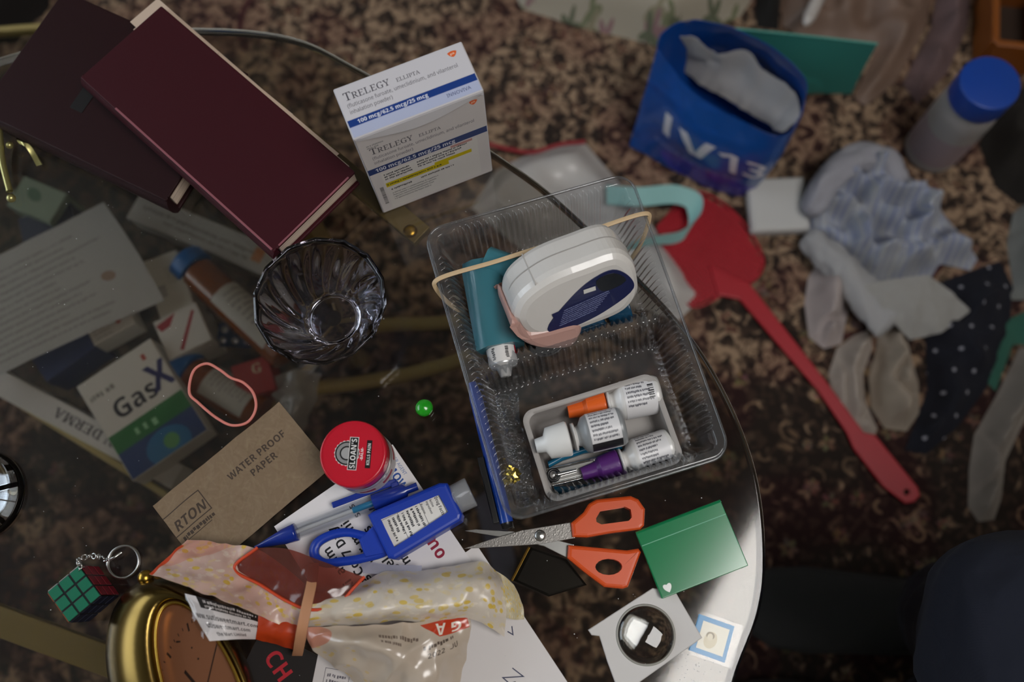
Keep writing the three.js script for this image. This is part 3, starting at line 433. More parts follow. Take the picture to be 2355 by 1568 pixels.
// ================================================================ the clear tray and what it holds
const RIM = .042;
const TR = rect([[972, 530], [1445, 398], [1690, 1045], [1165, 1207]], T + RIM);
const trayP = V(TR.c.x, T + .0016, TR.c.z);
const inTray = (px, py, h) => { const v = at(px, py, T + h).sub(trayP), c = Math.cos(TR.turn), s = Math.sin(TR.turn); return [v.x * c - v.z * s, v.x * s + v.z * c]; };
const clearPlastic = mat('#dfe1e3', .07, { transmission: .95, thickness: 0, ior: 1.6 });
{
  const g = thing('plastic_tray', 'clear ribbed plastic food tray with two compartments', 'tray', null, trayP, TR.turn), w = TR.w, d = TR.d, hw = w / 2, hd = d / 2, R = .014;
  const st = .0007, nx = Math.round(w / st), nz = Math.round(d / st), P = [], zd = -.002;
  const edge = (x, z) => { const qx = Math.abs(x) - hw + R, qz = Math.abs(z) - hd + R; return R - Math.hypot(Math.max(qx, 0), Math.max(qz, 0)) - Math.min(Math.max(qx, qz), 0); };
  const proj = (u) => u;
  for (let j = 0; j <= nz; j++) {
    P.push([]);
    for (let i = 0; i <= nx; i++) {
      let x = -hw + i / nx * w, z = -hd + j / nz * d, dd = edge(x, z);
      if (dd < 0) { const qx = Math.abs(x) - hw + R, qz = Math.abs(z) - hd + R, l = Math.hypot(qx, qz); x = Math.sign(x) * (hw - R + qx / l * R); z = Math.sign(z) * (hd - R + qz / l * R); dd = 0; }
      const side = hw - Math.abs(x) < hd - Math.abs(z), s = side ? z : x, fade = sst(side ? hd - Math.abs(z) : hw - Math.abs(x), .018, .03);
      const rib = fade * Math.sin(s * 2 * Math.PI / .0046), dw = dd + .0024 * rib;
      let y = RIM * (1 - sst(dw, .007, .019)) ;
      y = Math.max(y, .026 * (1 - sst(Math.abs(z - zd) + 0.002 * Math.sin(x * 2 * Math.PI / .0046), .003, .015)));
      y += .0005 * n2(x * 22, z * 22) * sst(dd, .007, .02);
      if (dd < .0022) y = RIM - .004 * (1 - dd / .0022);
      P[j].push(V(x, Math.max(y, 0), z));
    }
  }
  part('tray_shell', grid(P, nx, nz), clearPlastic, g);
  const lip = (r, y) => roundRect(w - .002 - r * 2, d - .002 - r * 2, R, y, 10);
  part('rim_bead', tube([...lip(0, RIM - .0005)].map((p) => p.clone()), .0011, 300, true, 6), clearPlastic, g);
}
// ---- rubber band stretched round the tray
{ const a = inTray(994, 652, RIM), b = inTray(1473, 499, RIM), c = Math.cos(TR.turn), s = Math.sin(TR.turn);
  const wv = (x, y, z) => V(trayP.x + x * c + z * s, trayP.y + y, trayP.z - x * s + z * c);
  const lx = -TR.w / 2 - .001, rx = TR.w / 2 + .001;
  const pts = [wv(lx, RIM + .001, a[1]), wv(lx * .4, RIM + .0022, lerp(a[1], b[1], .3)), wv(rx * .3, RIM + .0022, lerp(a[1], b[1], .65)), wv(rx, RIM + .001, b[1]), wv(rx + .0012, RIM - .004, b[1] + .002), wv(rx - .018, .004, b[1] + .02), wv(0, -.0002, lerp(a[1], b[1], .5) + .03), wv(lx + .018, .004, a[1] + .02), wv(lx - .0012, RIM - .004, a[1] + .003)];
  const cv = new THREE.CatmullRomCurve3(pts, true, 'centripetal', .2), N = 160, R = [];
  for (let i = 0; i <= N; i++) { const p = cv.getPoint(i / N), t = cv.getTangent(i / N), u = V(0, 1, 0).addScaledVector(t, -t.y).normalize(), q = V().crossVectors(t, u); R.push([[-1, -1], [1, -1], [1, 1], [-1, 1]].map(([k, l]) => p.clone().addScaledVector(q, k * .0016).addScaledVector(u, l * .0006))); }
  solo('rubber_band', rings(R, { close: false }), mat('#cdb28c', .6), 'tan rubber band stretched across the clear tray', 'rubber band'); }
// ---- blue pen below the tray
{ const f = along([1086, 880], [1168, 1214], T + .005), g = thing('marker_pen', 'long blue pen with a black clip, tucked under the tray edge', 'pen', null, V(f.c.x, T + .0052, f.c.z), f.turn), L = f.len, blue = mat('#0d3f9e', .3, { clearcoat: .4 });
  part('barrel', turned([[-L / 2, 0], [-L / 2, .003], [-L / 2 + .012, .005], [L / 2 - .004, .005], [L / 2 - .004, 0]]), blue, g);
  part('end_plug', turned([[L / 2 - .004, .0045], [L / 2, .0042], [L / 2 + .0005, 0]]), blackPlastic, g);
  part('clip', rbox(.05, .003, .005, .001, L / 2 - .03, .002, .0072), blackPlastic, g, 'black clip'); }
// ---- things inside: placed in the room, lying on the tray floor
function inPlace(name, label, cat, p, q, h, hc) { const f = along(p, q, T + h); const g = thing(name, label, cat, null, V(f.c.x, T + hc, f.c.z), f.turn); return { g, L: f.len }; }
{ // blue puffer inhaler
  const { g, L } = inPlace('inhaler', 'teal blue puffer inhaler with white canister in the clear tray', 'inhaler', [1110, 578], [1150, 792], .03, .0185), teal = mat('#3a7582', .3, { clearcoat: .4 });
  const sec = (x, w, h, dz = 0) => { const o = [], c = .3; for (const [a, b] of [[-1, -c], [-1, c], [-c - .2, 1], [c + .2, 1], [1, c], [1, -c], [c + .2, -1], [-c - .2, -1]]) o.push(V(x, b * h, a * w + dz)); return o.reverse(); };
  part('body', rings([sec(-L / 2 + .004, .015, .009, .002), sec(-L / 2 + .012, .0185, .0135), sec(0, .0185, .0138), sec(L / 2, .0182, .0135)]), teal, g);
  const mp = (t, w, h) => sec(t, w, h).map((p) => V(p.x, p.y, p.z));
  const mg = rings([mp(-.004, .012, .011), mp(.02, .0125, .0115), mp(.03, .0115, .0105), mp(.03, .0095, .0085), mp(.012, .009, .008)]);
  mg.rotateY(1.0).translate(-L / 2 + .008, .004, -.004); part('mouthpiece', mg, teal, g, 'teal mouthpiece');
  part('canister', turned([[L / 2 - .02, 0], [L / 2 - .02, .0108], [L / 2 + .012, .0108], [L / 2 + .015, .0095], [L / 2 + .0155, .006], [L / 2 + .022, .004], [L / 2 + .022, 0]]), mat('#d8d8d8', .25, { metalness: .5 }), g);
  part('canister_label', new THREE.CylinderGeometry(.011, .011, .012, 40, 1, true).rotateZ(-Math.PI / 2).translate(L / 2 + .0062, 0, 0), mat('#ffffff', .4, { map: tex(256, 64, (c) => { c.fillStyle = '#e2e0de'; c.fillRect(0, 0, 256, 64); c.save(); c.translate(0, 64); c.rotate(-Math.PI / 2); for (let i = 0; i < 6; i++) scrib(c, 6, 20 + i * 40, 46, 10, '#555'); c.restore(); c.fillStyle = '#b01c2c'; c.fillRect(120, 30, 26, 34); c.fillStyle = '#222'; c.fillRect(60, 0, 14, 64); }) }), g);
}
{ // white and pink dry-powder inhaler, resting on the band
  const f = along([1168, 700], [1452, 606], T + .05), g = thing('dry_powder_inhaler', 'white rounded inhaler with pink cover and dark blue label', 'inhaler', null, V(f.c.x, T + .043, f.c.z), f.turn), white = mat('#d9d6d2', .32, { clearcoat: .5 }), L = f.len;
  const body = new THREE.Group(); body.name = 'body'; g.add(body); body.rotation.x = -.86 + Math.PI / 2 - .28;
  // outline in local x/z (z towards the mouthpiece side), thickness along y
  const ol = [[-L * .5, -.006], [-L * .42, -.022], [-L * .2, -.033], [L * .1, -.036], [L * .36, -.035], [L * .47, -.022], [L * .5, -.004], [L * .48, .012], [L * .36, .024], [L * .05, .028], [-L * .25, .026], [-L * .44, .014]];
  body.rotation.x = 1.08;
  part('shell', slab(ol, .042, .0085, [], 6).translate(0, -.021, 0), white, body);
  part('label', slab([[-L * .27, .012], [-L * .08, -.008], [L * .12, -.021], [L * .3, -.024], [L * .42, -.012], [L * .44, 0], [L * .18, .014], [-L * .1, .019], [-L * .24, .018]], .0006, 0, [], 5).translate(0, .0211, 0), mat('#1d2450', .35, { clearcoat: .5 }), body, 'dark blue label');
  part('label_print', print(.044, .016, .0219, L * .02, .004).rotateY(.14), mat('#ffffff', .4, { map: tex(512, 160, (c) => { c.fillStyle = '#1d2450'; c.fillRect(0, 0, 512, 160); for (let i = 0; i < 8; i++) scrib(c, 20 + (7 - i) * 12, 22 + i * 18, 430 - i * 14, 9, '#8f97bf'); }) }), body);
  part('counter_window', slab([[L * .16, -.019], [L * .3, -.021], [L * .39, -.01], [L * .2, -.007]], .0007, 0, [], 3).translate(0, .0213, 0), mat('#22252a', .3), body, 'dark counter window');
  part('lot_sticker', print(.009, .004, .0224, L * .1, -.013), mat('#d9d9d4', .5), body, 'small white sticker');
  part('seam', tube(ol.slice(0, 7).map(([x, z]) => V(x * 1.002, .0, z * 1.002)), .0005, 60), mat('#9b9894', .5), body);
  for (const k of [-.28, -.1, .08, .26]) part('grip_rib', rbox(.0008, .034, .0025, .0003, L * k, 0, -.0325 + Math.abs(k - .1) * .008), mat('#c3c0bc', .4), body);
  part('cover', slab([[-L * .515, -.008], [-L * .47, -.002], [-L * .44, .008], [-L * .3, .012], [-L * .02, .016], [L * .0, .026], [-L * .1, .04], [-L * .26, .037], [-L * .43, .025], [-L * .53, .006]], .045, .006, [], 5).translate(0, -.0225, 0), mat('#c39a90', .4, { clearcoat: .3 }), body, 'pale pink mouthpiece cover');
}
{ // dark blue cap
  const { g } = inPlace('inhaler_cap', 'dark blue plastic cap lying behind the white inhaler in the tray', 'cap', [1310, 750], [1455, 700], .015, .014), m = mat('#0e3f5c', .25, { clearcoat: .4 });
  part('cup', turned([[.004, 0], [.004, .0095], [.02, .0125], [.021, .0125], [.021, .011], [.006, .0085], [.006, 0]]), m, g); part('tongue', rbox(.03, .005, .014, .002, -.013, -.004, 0), mat('#1d4a68', .35), g);
  const { g: g2 } = inPlace('black_cap', 'shallow black plastic cap on the floor of the clear tray', 'cap', [1215, 775], [1290, 760], .01, .0022); part('disc', lathe([[0, .004], [.012, .004], [.014, .006], [.016, .006], [.016, 0], [0, 0]], 40), blackPlastic, g2); part('hinge', rbox(.004, .004, .012, .001, .017, .003, 0), blackPlastic, g2);  // a second cap, shallow and black, lying on the tray floor
}
{ // white tub
  const h = .03, f = rect([[1198, 950], [1502, 852], [1577, 1062], [1260, 1158]], T + h), g = thing('plastic_tub', 'frosted white plastic tub holding three eye drop bottles and a nail clipper', 'tub', null, V(f.c.x, T + .003, f.c.z), f.turn), w = f.w, d = f.d, hh = h - .003;
  part('shell', rings([roundRect(w * .86, d * .8, .006, 0), roundRect(w * .9, d * .85, .007, .001), roundRect(w * .975, d * .96, .008, hh - .001), roundRect(w, d, .009, hh - .0006), roundRect(w, d, .009, hh), roundRect(w - .008, d - .008, .007, hh), roundRect(w * .93, d * .9, .007, hh - .002), roundRect(w * .86, d * .8, .006, .0025), roundRect(w * .8, d * .7, .005, .0016)]), mat('#b9b4b0', .5, { transmission: .35, thickness: 0 }), g);
  const label = (dark, bars) => tex(512, 256, (c) => { c.fillStyle = '#d9d8da'; c.fillRect(0, 0, 512, 256); for (let k = 0; k < 2; k++) { const x0 = k * 256; if (dark) { c.fillStyle = '#1c1b20'; c.fillRect(x0 + 190, 0, 50, 256); } c.save(); c.translate(x0, 256); c.rotate(-Math.PI / 2); for (let i = 0; i < 9; i++) scrib(c, 20, 24 + i * 19, rr(120, 215), 10, '#4c4c54'); c.restore(); if (bars) for (let i = 0; i < 7; i++) { c.fillStyle = '#16161a'; c.fillRect(x0 + 92 + i * 9, 14, rr(2, 7), 46); } } });
  const white = mat('#d6d5d3', .3, { clearcoat: .3 });
  // bottles: local +x from cap tip to base
  function drops(name, lab, p, q, hh2, cap, capM, bodyM, R, labT) {
    const f2 = along(p, q, T + hh2), o = thing(name, lab, 'eye drops', 'eye drop bottles in the white tub', V(f2.c.x, T + hh2, f2.c.z), f2.turn), L = f2.len, a = -L / 2;
    part('cap', turned(cap(a, L, R)), capM, o); part('neck_ring', turned([[a + L * .42, 0], [a + L * .42, R * .72], [a + L * .455, R * .72], [a + L * .455, R * .5], [a + L * .5, R * .5]]), white, o);
    part('bottle', turned([[a + L * .47, R * .5], [a + L * .5, R * .55], [a + L * .55, R * .9], [a + L * .6, R], [a + L * .96, R], [a + L, R * .9], [a + L, 0]]), bodyM, o);
    const lg = new THREE.CylinderGeometry(R * 1.012, R * 1.012, L * .34, 40, 1, true).rotateZ(-Math.PI / 2).translate(a + L * .77, 0, 0); part('label', lg, mat('#ffffff', .4, { map: labT }), o);
    return o;
  }
  const stepped = (a, L, R) => [[a, 0], [a, R * .36], [a, R * .36], [a + L * .16, R * .44], [a + L * .165, R * .46], [a + L * .2, R * .64], [a + L * .205, R * .66], [a + L * .39, R * .76], [a + L * .4, R * .76], [a + L * .41, R * .7], [a + L * .41, 0]];
  const fat = (a, L, R) => [[a, 0], [a, R * .36], [a + L * .1, R * .42], [a + L * .14, R * .8], [a + L * .36, R * .9], [a + L * .38, R * .85], [a + L * .38, 0]];
  drops('drops_bottle', 'white eye drop bottle with bright orange stepped cap', [1306, 946], [1516, 905], .018, stepped, mat('#e0611f', .3, { clearcoat: .3 }), white, .0142, label(false, true));
  drops('drops_bottle', 'white eye drop bottle with purple cap', [1338, 1090], [1546, 1024], .018, stepped, mat('#53236e', .35, { clearcoat: .3 }), white, .0132, label(true, false));
  drops('drops_bottle', 'frosted eye drop bottle with white cap lying across the other two', [1232, 1026], [1434, 978], .034, fat, mat('#dededc', .35), mat('#a9adb0', .3, { transmission: .4, thickness: 0 }), .014, label(true, false));
  // nail clipper with teal sides
  const fc = along([1268, 1098], [1400, 1066], T + .008), nc = thing('nail_clipper', 'steel nail clipper with teal plastic sides lying in the white tub', 'nail clipper', null, V(fc.c.x, T + .0062, fc.c.z), fc.turn), L = fc.len + .012, teal = mat('#0c5f82', .3);
  for (const s of [-1, 1]) part('side_guard', rings([-1, -.6, 0, .6, 1].map((u) => { const x = u * L / 2 + .006, z = s * (.0095 + .004 * (1 - u * u)), ww = .0022; return [V(x, 0, z - ww), V(x, .008, z - ww), V(x, .008, z + ww), V(x, 0, z + ww)]; })), teal, nc, 'teal plastic side');
  part('jaw_plate', rbox(L * .96, .0025, .0135, .0008, 0, .004, 0), chrome, nc); part('lever', rbox(L * .6, .0016, .009, .0006, -L * .1, .0086, 0), steel, nc);
  part('pivot', [lathe([[0, .0125], [.0022, .012], [.0032, .0105], [.003, .009]], 20).translate(-L * .36, 0, -.0005), turned([[-.006, .0016], [.008, .0012]], 12).translate(-L * .2, .0105, 0)], chrome, nc); part('pivot_ring', new THREE.TorusGeometry(.0042, .0011, 8, 24).rotateX(Math.PI / 2).translate(-L * .36, .0095, -.0005), blackPlastic, nc);
}
{ // clear blister and a crumpled gold coloured lump at the left end of the near compartment
  const f = along([1160, 905], [1215, 1165], T + .012), g = thing('blister_pack', 'crumpled clear plastic blister with rows of bumps beside the white tub', 'packaging', null, V(f.c.x, T + .006, f.c.z), f.turn), L = f.len, P = [], nu = 90, nv = 26, w = .017;
  for (let j = 0; j <= nv; j++) { P.push([]); for (let i = 0; i <= nu; i++) { const x = (i / nu - .5) * L, z = (j / nv - .5) * w, u = (x / .0048) % 1, bump = Math.abs(z) < .006 ? Math.max(0, Math.cos(x * 2 * Math.PI / .0052)) * Math.max(0, Math.cos((z) * Math.PI / .006)) : 0; P[j].push(V(x, .003 + .003 * bump + .004 * n2(x * 60, z * 60) * .6 + .002 * n2(x * 160, z * 160), z + .002 * n2(x * 40, 3))); } }
  part('film', grid(P, nu, nv), clearPlastic, g);
  const p = at(1176, 1095, T + .014), fo = new THREE.IcosahedronGeometry(.006, 2), a = fo.attributes.position; for (let i = 0; i < a.count; i++) { const v = V(a.getX(i), a.getY(i), a.getZ(i)), k = 1 + .35 * n3(v.x * 260, v.y * 260, v.z * 260); a.setXYZ(i, v.x * k, v.y * k * .6, v.z * k); } fo.computeVertexNormals();
  solo('gold_lump', fo.translate(p.x, T + .0165, p.z), mat('#b8a24c', .2, { metalness: 1, flatShading: true }), 'crumpled gold coloured lump on the clear blister', 'foil');
}
// ================================================================ snack bag tied with a rubber band
{
  const g = thing('snack_bag', 'folded yellow spotted snack bag tied round the middle', 'bag');
  const spots = (bg, tint) => tex(512, 256, (c, w, h) => { c.fillStyle = bg; c.fillRect(0, 0, w, h); for (let i = 0; i < 260; i++) { c.fillStyle = `rgba(${rnd() < .5 ? '214,190,110' : '225,214,196'},${rr(.15, .5)})`; c.beginPath(); c.ellipse(rnd() * w, rnd() * h, rr(4, 14), rr(3, 8), rnd() * 3, 0, 7); c.fill(); } for (let i = 0; i < 60; i++) { c.fillStyle = `rgba(206,170,52,${rr(.4, .85)})`; c.beginPath(); c.ellipse(rnd() * w, rnd() * h, rr(5, 12), rr(6, 11), rnd() * 3, 0, 7); c.fill(); } tint?.(c, w, h); });
  const film = (t, o = {}) => mat('#ffffff', .35, { map: t, clearcoat: .35, clearcoatRoughness: .3, ...o });
  const y = (h) => T + h;
  const left = spots('#c9a89c', (c, w, h) => { const q = (x0) => { c.fillStyle = 'rgba(198,96,70,.3)'; c.beginPath(); c.moveTo(0, 0); c.lineTo(w * .3, 0); c.lineTo(w * .12, h * .4); c.lineTo(0, h * .8); c.fill(); c.fillStyle = '#c8431c'; c.fillRect(0, h * .15, 9, h); }; q(); });
  part('left_flap', sheet([[[430, 1240, y(.014)], [520, 1250, y(.02)], [590, 1262, y(.024)], [650, 1300, y(.026)], [712, 1352, y(.03)]], [[385, 1282, y(.022)], [490, 1312, y(.036)], [580, 1345, y(.028)], [650, 1382, y(.03)], [708, 1412, y(.034)]], [[343, 1320, y(.03)], [450, 1356, y(.05)], [560, 1400, y(.046)], [640, 1435, y(.03)], [702, 1462, y(.026)]]], { nu: 60, nv: 40, wr: .0009, wf: 45, ridge: .0006 }), film(left), g);
  part('clear_window', sheet([[[592, 1259, y(.029)], [660, 1262, y(.03)], [740, 1290, y(.034)], [835, 1326, y(.03)]], [[562, 1282, y(.029)], [650, 1325, y(.033)], [730, 1350, y(.038)], [800, 1362, y(.034)]], [[538, 1306, y(.028)], [630, 1360, y(.032)], [700, 1398, y(.037)], [770, 1388, y(.035)]]], { nu: 40, nv: 20, wr: .0008, wf: 50, thick: 0 }), mat('#a05a4e', .15, { transmission: .75, thickness: 0 }), g, 'clear window tinted red');
  part('window_edge', tube([[592, 1259, .03], [538, 1306, .029], [600, 1345, .032], [660, 1382, .036], [715, 1402, .039], [775, 1390, .036], [815, 1350, .034], [838, 1326, .031]].map((p) => at(p[0], p[1], y(p[2]))), .0011, 60), mat('#c8431c', .5), g, 'orange printed edge');
  const roll = spots('#cbc0b2');
  part('right_roll', sheet([[[712, 1362, y(.02)], [800, 1352, y(.016)], [880, 1318, y(.014)], [1000, 1308, y(.014)], [1112, 1294, y(.012)], [1150, 1325, y(.01)]], [[710, 1385, y(.036)], [820, 1372, y(.036)], [900, 1355, y(.036)], [1010, 1345, y(.034)], [1110, 1340, y(.03)], [1158, 1360, y(.02)]], [[706, 1420, y(.036)], [820, 1408, y(.042)], [920, 1400, y(.042)], [1020, 1392, y(.038)], [1110, 1392, y(.03)], [1164, 1410, y(.018)]], [[702, 1444, y(.026)], [820, 1436, y(.026)], [920, 1430, y(.026)], [1000, 1426, y(.026)], [1085, 1422, y(.022)], [1160, 1464, y(.008)]]], { nu: 80, nv: 36, wr: .0008, wf: 40, ridge: .0007, sd: 4 }), film(roll), g);
  part('right_end', sheet([[[1118, 1300, y(.012)], [1160, 1325, y(.008)], [1182, 1345, y(.004)]], [[1140, 1370, y(.012)], [1180, 1380, y(.007)], [1202, 1390, y(.003)]], [[1158, 1418, y(.01)], [1184, 1425, y(.006)], [1206, 1424, y(.003)]]], { nu: 16, nv: 16, wr: .0005, wf: 60 }), film(spots('#b8ad8f')), g, 'crimped end of the bag');
  const low = tex(1024, 512, (c, w, h) => { c.fillStyle = '#b9aa9a'; c.fillRect(0, 0, w, h); c.fillStyle = '#b8563e'; c.globalAlpha = .5; c.beginPath(); c.ellipse(10, 90, 150, 110, 0, 0, 7); c.fill(); c.globalAlpha = 1; c.fillStyle = '#b93a1c'; c.beginPath(); c.moveTo(700, 20); c.lineTo(w - 20, 0); c.lineTo(w - 10, 130); c.lineTo(820, 110); c.fill(); c.fillStyle = '#e2d8cc'; c.font = 'bold 110px sans-serif'; c.save(); c.translate(970, 20); c.rotate(Math.PI); c.fillText('G', 0, -10); c.restore(); c.font = 'bold 100px sans-serif'; c.save(); c.translate(860, 25); c.rotate(Math.PI); c.fillText('A', 0, -5); c.restore(); scrib(c, 440, 110, 250, 26, '#6a5a50'); scrib(c, 450, 145, 130, 18, '#6a5a50'); scrib(c, 720, 165, 200, 26, '#55483f'); c.fillStyle = '#3c332d'; c.font = 'bold 46px monospace'; c.fillText('2022 JU', 740, 230); for (let i = 0; i < 18; i++) { c.fillStyle = `rgba(200,160,60,${rr(.2, .5)})`; c.beginPath(); c.ellipse(rnd() * 250, 180 + rnd() * 280, 12, 10, 0, 0, 7); c.fill(); } });
  part('lower_film', sheet([[[700, 1442, y(.028)], [830, 1438, y(.03)], [960, 1430, y(.028)], [1082, 1416, y(.022)]], [[712, 1478, y(.026)], [840, 1478, y(.044)], [960, 1500, y(.036)], [1086, 1450, y(.02)]], [[760, 1525, y(.016)], [860, 1525, y(.03)], [970, 1555, y(.034)], [1072, 1500, y(.014)]], [[840, 1580, y(.006)], [900, 1600, y(.016)], [970, 1640, y(.012)], [1045, 1600, y(.006)]]], { nu: 80, nv: 50, wr: .0012, wf: 32, ridge: .0022, sd: 2 }), film(low, { roughness: .22, clearcoat: .7 }), g, 'clear crinkled lower film');
  const lab = tex(512, 256, (c, w, h) => { c.fillStyle = '#d2cccc'; c.fillRect(0, 0, w, h); c.fillStyle = '#1c1817'; c.fillRect(90, 0, w, 62); scrib(c, 130, 30, 360, 20, '#b9b2b0'); scrib(c, 130, 54, 320, 16, '#b9b2b0'); c.fillStyle = '#2c2a2c'; c.font = 'bold 44px sans-serif'; c.fillText('ww.sutisweetmart.com', 20, 125); c.fillText('utisweetmart.com', 60, 178); c.font = 'bold 36px sans-serif'; c.fillText('the Mart Limited', 110, 228); });
  part('white_label', sheet([[[424, 1364, y(.05)], [500, 1384, y(.049)], [596, 1416, y(.03)]], [[450, 1420, y(.053)], [520, 1432, y(.051)], [592, 1444, y(.03)]], [[482, 1474, y(.052)], [540, 1470, y(.046)], [588, 1470, y(.024)]]], { nu: 24, nv: 16, wr: .0005, wf: 60 }), mat('#ffffff', .4, { map: lab, clearcoat: .4 }), g, 'white address label');
  part('orange_panel', sheet([[[594, 1415, y(.031)], [640, 1420, y(.029)], [706, 1424, y(.028)]], [[592, 1444, y(.031)], [640, 1455, y(.03)], [700, 1462, y(.03)]], [[588, 1470, y(.025)], [635, 1482, y(.02)], [690, 1498, y(.016)]]], { nu: 20, nv: 14, wr: .0006, wf: 60 }), mat('#b53a12', .4, { clearcoat: .4 }), g, 'orange red panel');
  part('clear_corner', sheet([[[420, 1360, y(.052)], [450, 1385, y(.055)], [490, 1400, y(.053)]], [[440, 1415, y(.056)], [470, 1425, y(.058)], [492, 1428, y(.055)]], [[468, 1470, y(.056)], [474, 1462, y(.056)], [482, 1450, y(.055)]]], { nu: 14, nv: 14, wr: .001, wf: 80, thick: 0 }), pane('#f2f2f2', .05), g, 'clear torn corner');
  part('back_film', sheet([[[830, 1290, y(.012)], [900, 1298, y(.012)], [970, 1300, y(.013)]], [[835, 1318, y(.014)], [900, 1320, y(.014)], [970, 1318, y(.014)]]], { nu: 20, nv: 8, wr: .0006, wf: 60, thick: 0 }), mat('#b9b9c9', .2, { transmission: .5, thickness: 0 }), g);
  // the band that ties it
  const bp = [[722, 1296, .016], [716, 1345, .038], [704, 1400, .046], [694, 1450, .044], [686, 1496, .022], [684, 1502, .006], [700, 1440, .001], [718, 1330, .002]].map((p) => at(p[0], p[1], y(p[2]))), cv = new THREE.CatmullRomCurve3(bp, true, 'centripetal'), R = [];
  for (let i = 0; i <= 90; i++) { const p = cv.getPoint(i / 90), t = cv.getTangent(i / 90), u = V(1, 0, 0).addScaledVector(t, -t.x).normalize(), q = V().crossVectors(t, u); R.push([[-1, -1], [1, -1], [1, 1], [-1, 1]].map(([k, l]) => p.clone().addScaledVector(u, k * .0035).addScaledVector(q, l * .0007))); }
  solo('rubber_band', rings(R, { close: false }), mat('#b98460', .6), 'wide brown rubber band tied round the snack bag', 'rubber band');
}
// ================================================================ brass clock, puzzle cube, glass dome, brass rods
{
  const o = at(440, 1590), g = thing('brass_clock', 'oval polished brass clock with a copper coloured dial', 'clock', null, V(o.x, T, o.z));
  const ell = (cx, cy, A, B, ang, h, n = 72) => { const ca = Math.cos(ang), sa = Math.sin(ang); return [...Array(n)].map((_, i) => { const t = i / n * 2 * Math.PI, u = A * Math.cos(t), v = B * Math.sin(t), p = at(cx + u * ca - v * sa, cy + u * sa + v * ca, T + h); return p.sub(g.position); }); };
  const ang = 1.2, polished = mat('#766134', .24, { metalness: 1 });
  part('case', rings([ell(432, 1585, 262, 148, ang, .0), ell(424, 1585, 266, 158, ang, .008), ell(420, 1585, 266, 160, ang, .02), ell(425, 1587, 260, 152, ang, .032), ell(440, 1592, 250, 130, ang, .041), ell(458, 1598, 242, 106, ang, .044), ell(470, 1602, 236, 90, ang, .042), ell(472, 1603, 234, 86, ang, .036)]), polished, g);
  part('bezel', rings([ell(473, 1604, 236, 88, ang, .0425), ell(473, 1604, 237, 89, ang, .0445), ell(473, 1604, 233, 85, ang, .0455), ell(473, 1604, 228, 80, ang, .0445), ell(473, 1604, 226, 78, ang, .040)], { close: false }), brass, g);
  const dt = tex(512, 512, (c) => { c.fillStyle = '#8a5a3e'; c.fillRect(0, 0, 512, 512); c.strokeStyle = '#2c1c14'; c.fillStyle = '#2c1c14'; for (let i = 0; i < 60; i++) { const a = i / 60 * 6.2832; c.save(); c.translate(256, 256); c.rotate(a); c.fillRect(-2, -232, i % 5 ? 3 : 7, i % 5 ? 10 : 26); c.restore(); } for (let i = 0; i < 26; i++) c.fillRect(rnd() * 512, rnd() * 512, rr(3, 14), rr(3, 8)); c.lineWidth = 10; c.beginPath(); c.moveTo(256, 256); c.lineTo(150, 190); c.stroke(); c.lineWidth = 6; c.beginPath(); c.moveTo(256, 256); c.lineTo(300, 90); c.stroke(); });
  const dial = rings([ell(473, 1604, 228, 80, ang, .036), ell(473, 1604, 110, 39, ang, .0362)]); { const p = dial.attributes.position; dial.computeBoundingBox(); const b = dial.boundingBox; flatUv(dial, b.min.x, b.min.z, b.max.x - b.min.x, b.max.z - b.min.z); }
  part('dial', dial, mat('#ffffff', .35, { map: dt, metalness: .5 }), g, 'copper coloured dial');
  const k = at(335, 1328, T + .02).sub(g.position); part('knob', [new THREE.SphereGeometry(.0055, 20, 14).translate(k.x, .02, k.z), lathe([[.004, 0], [.006, .001], [.004, .003]], 20).translate(k.x + .004, .014, k.z + .004)], brass, g);
}
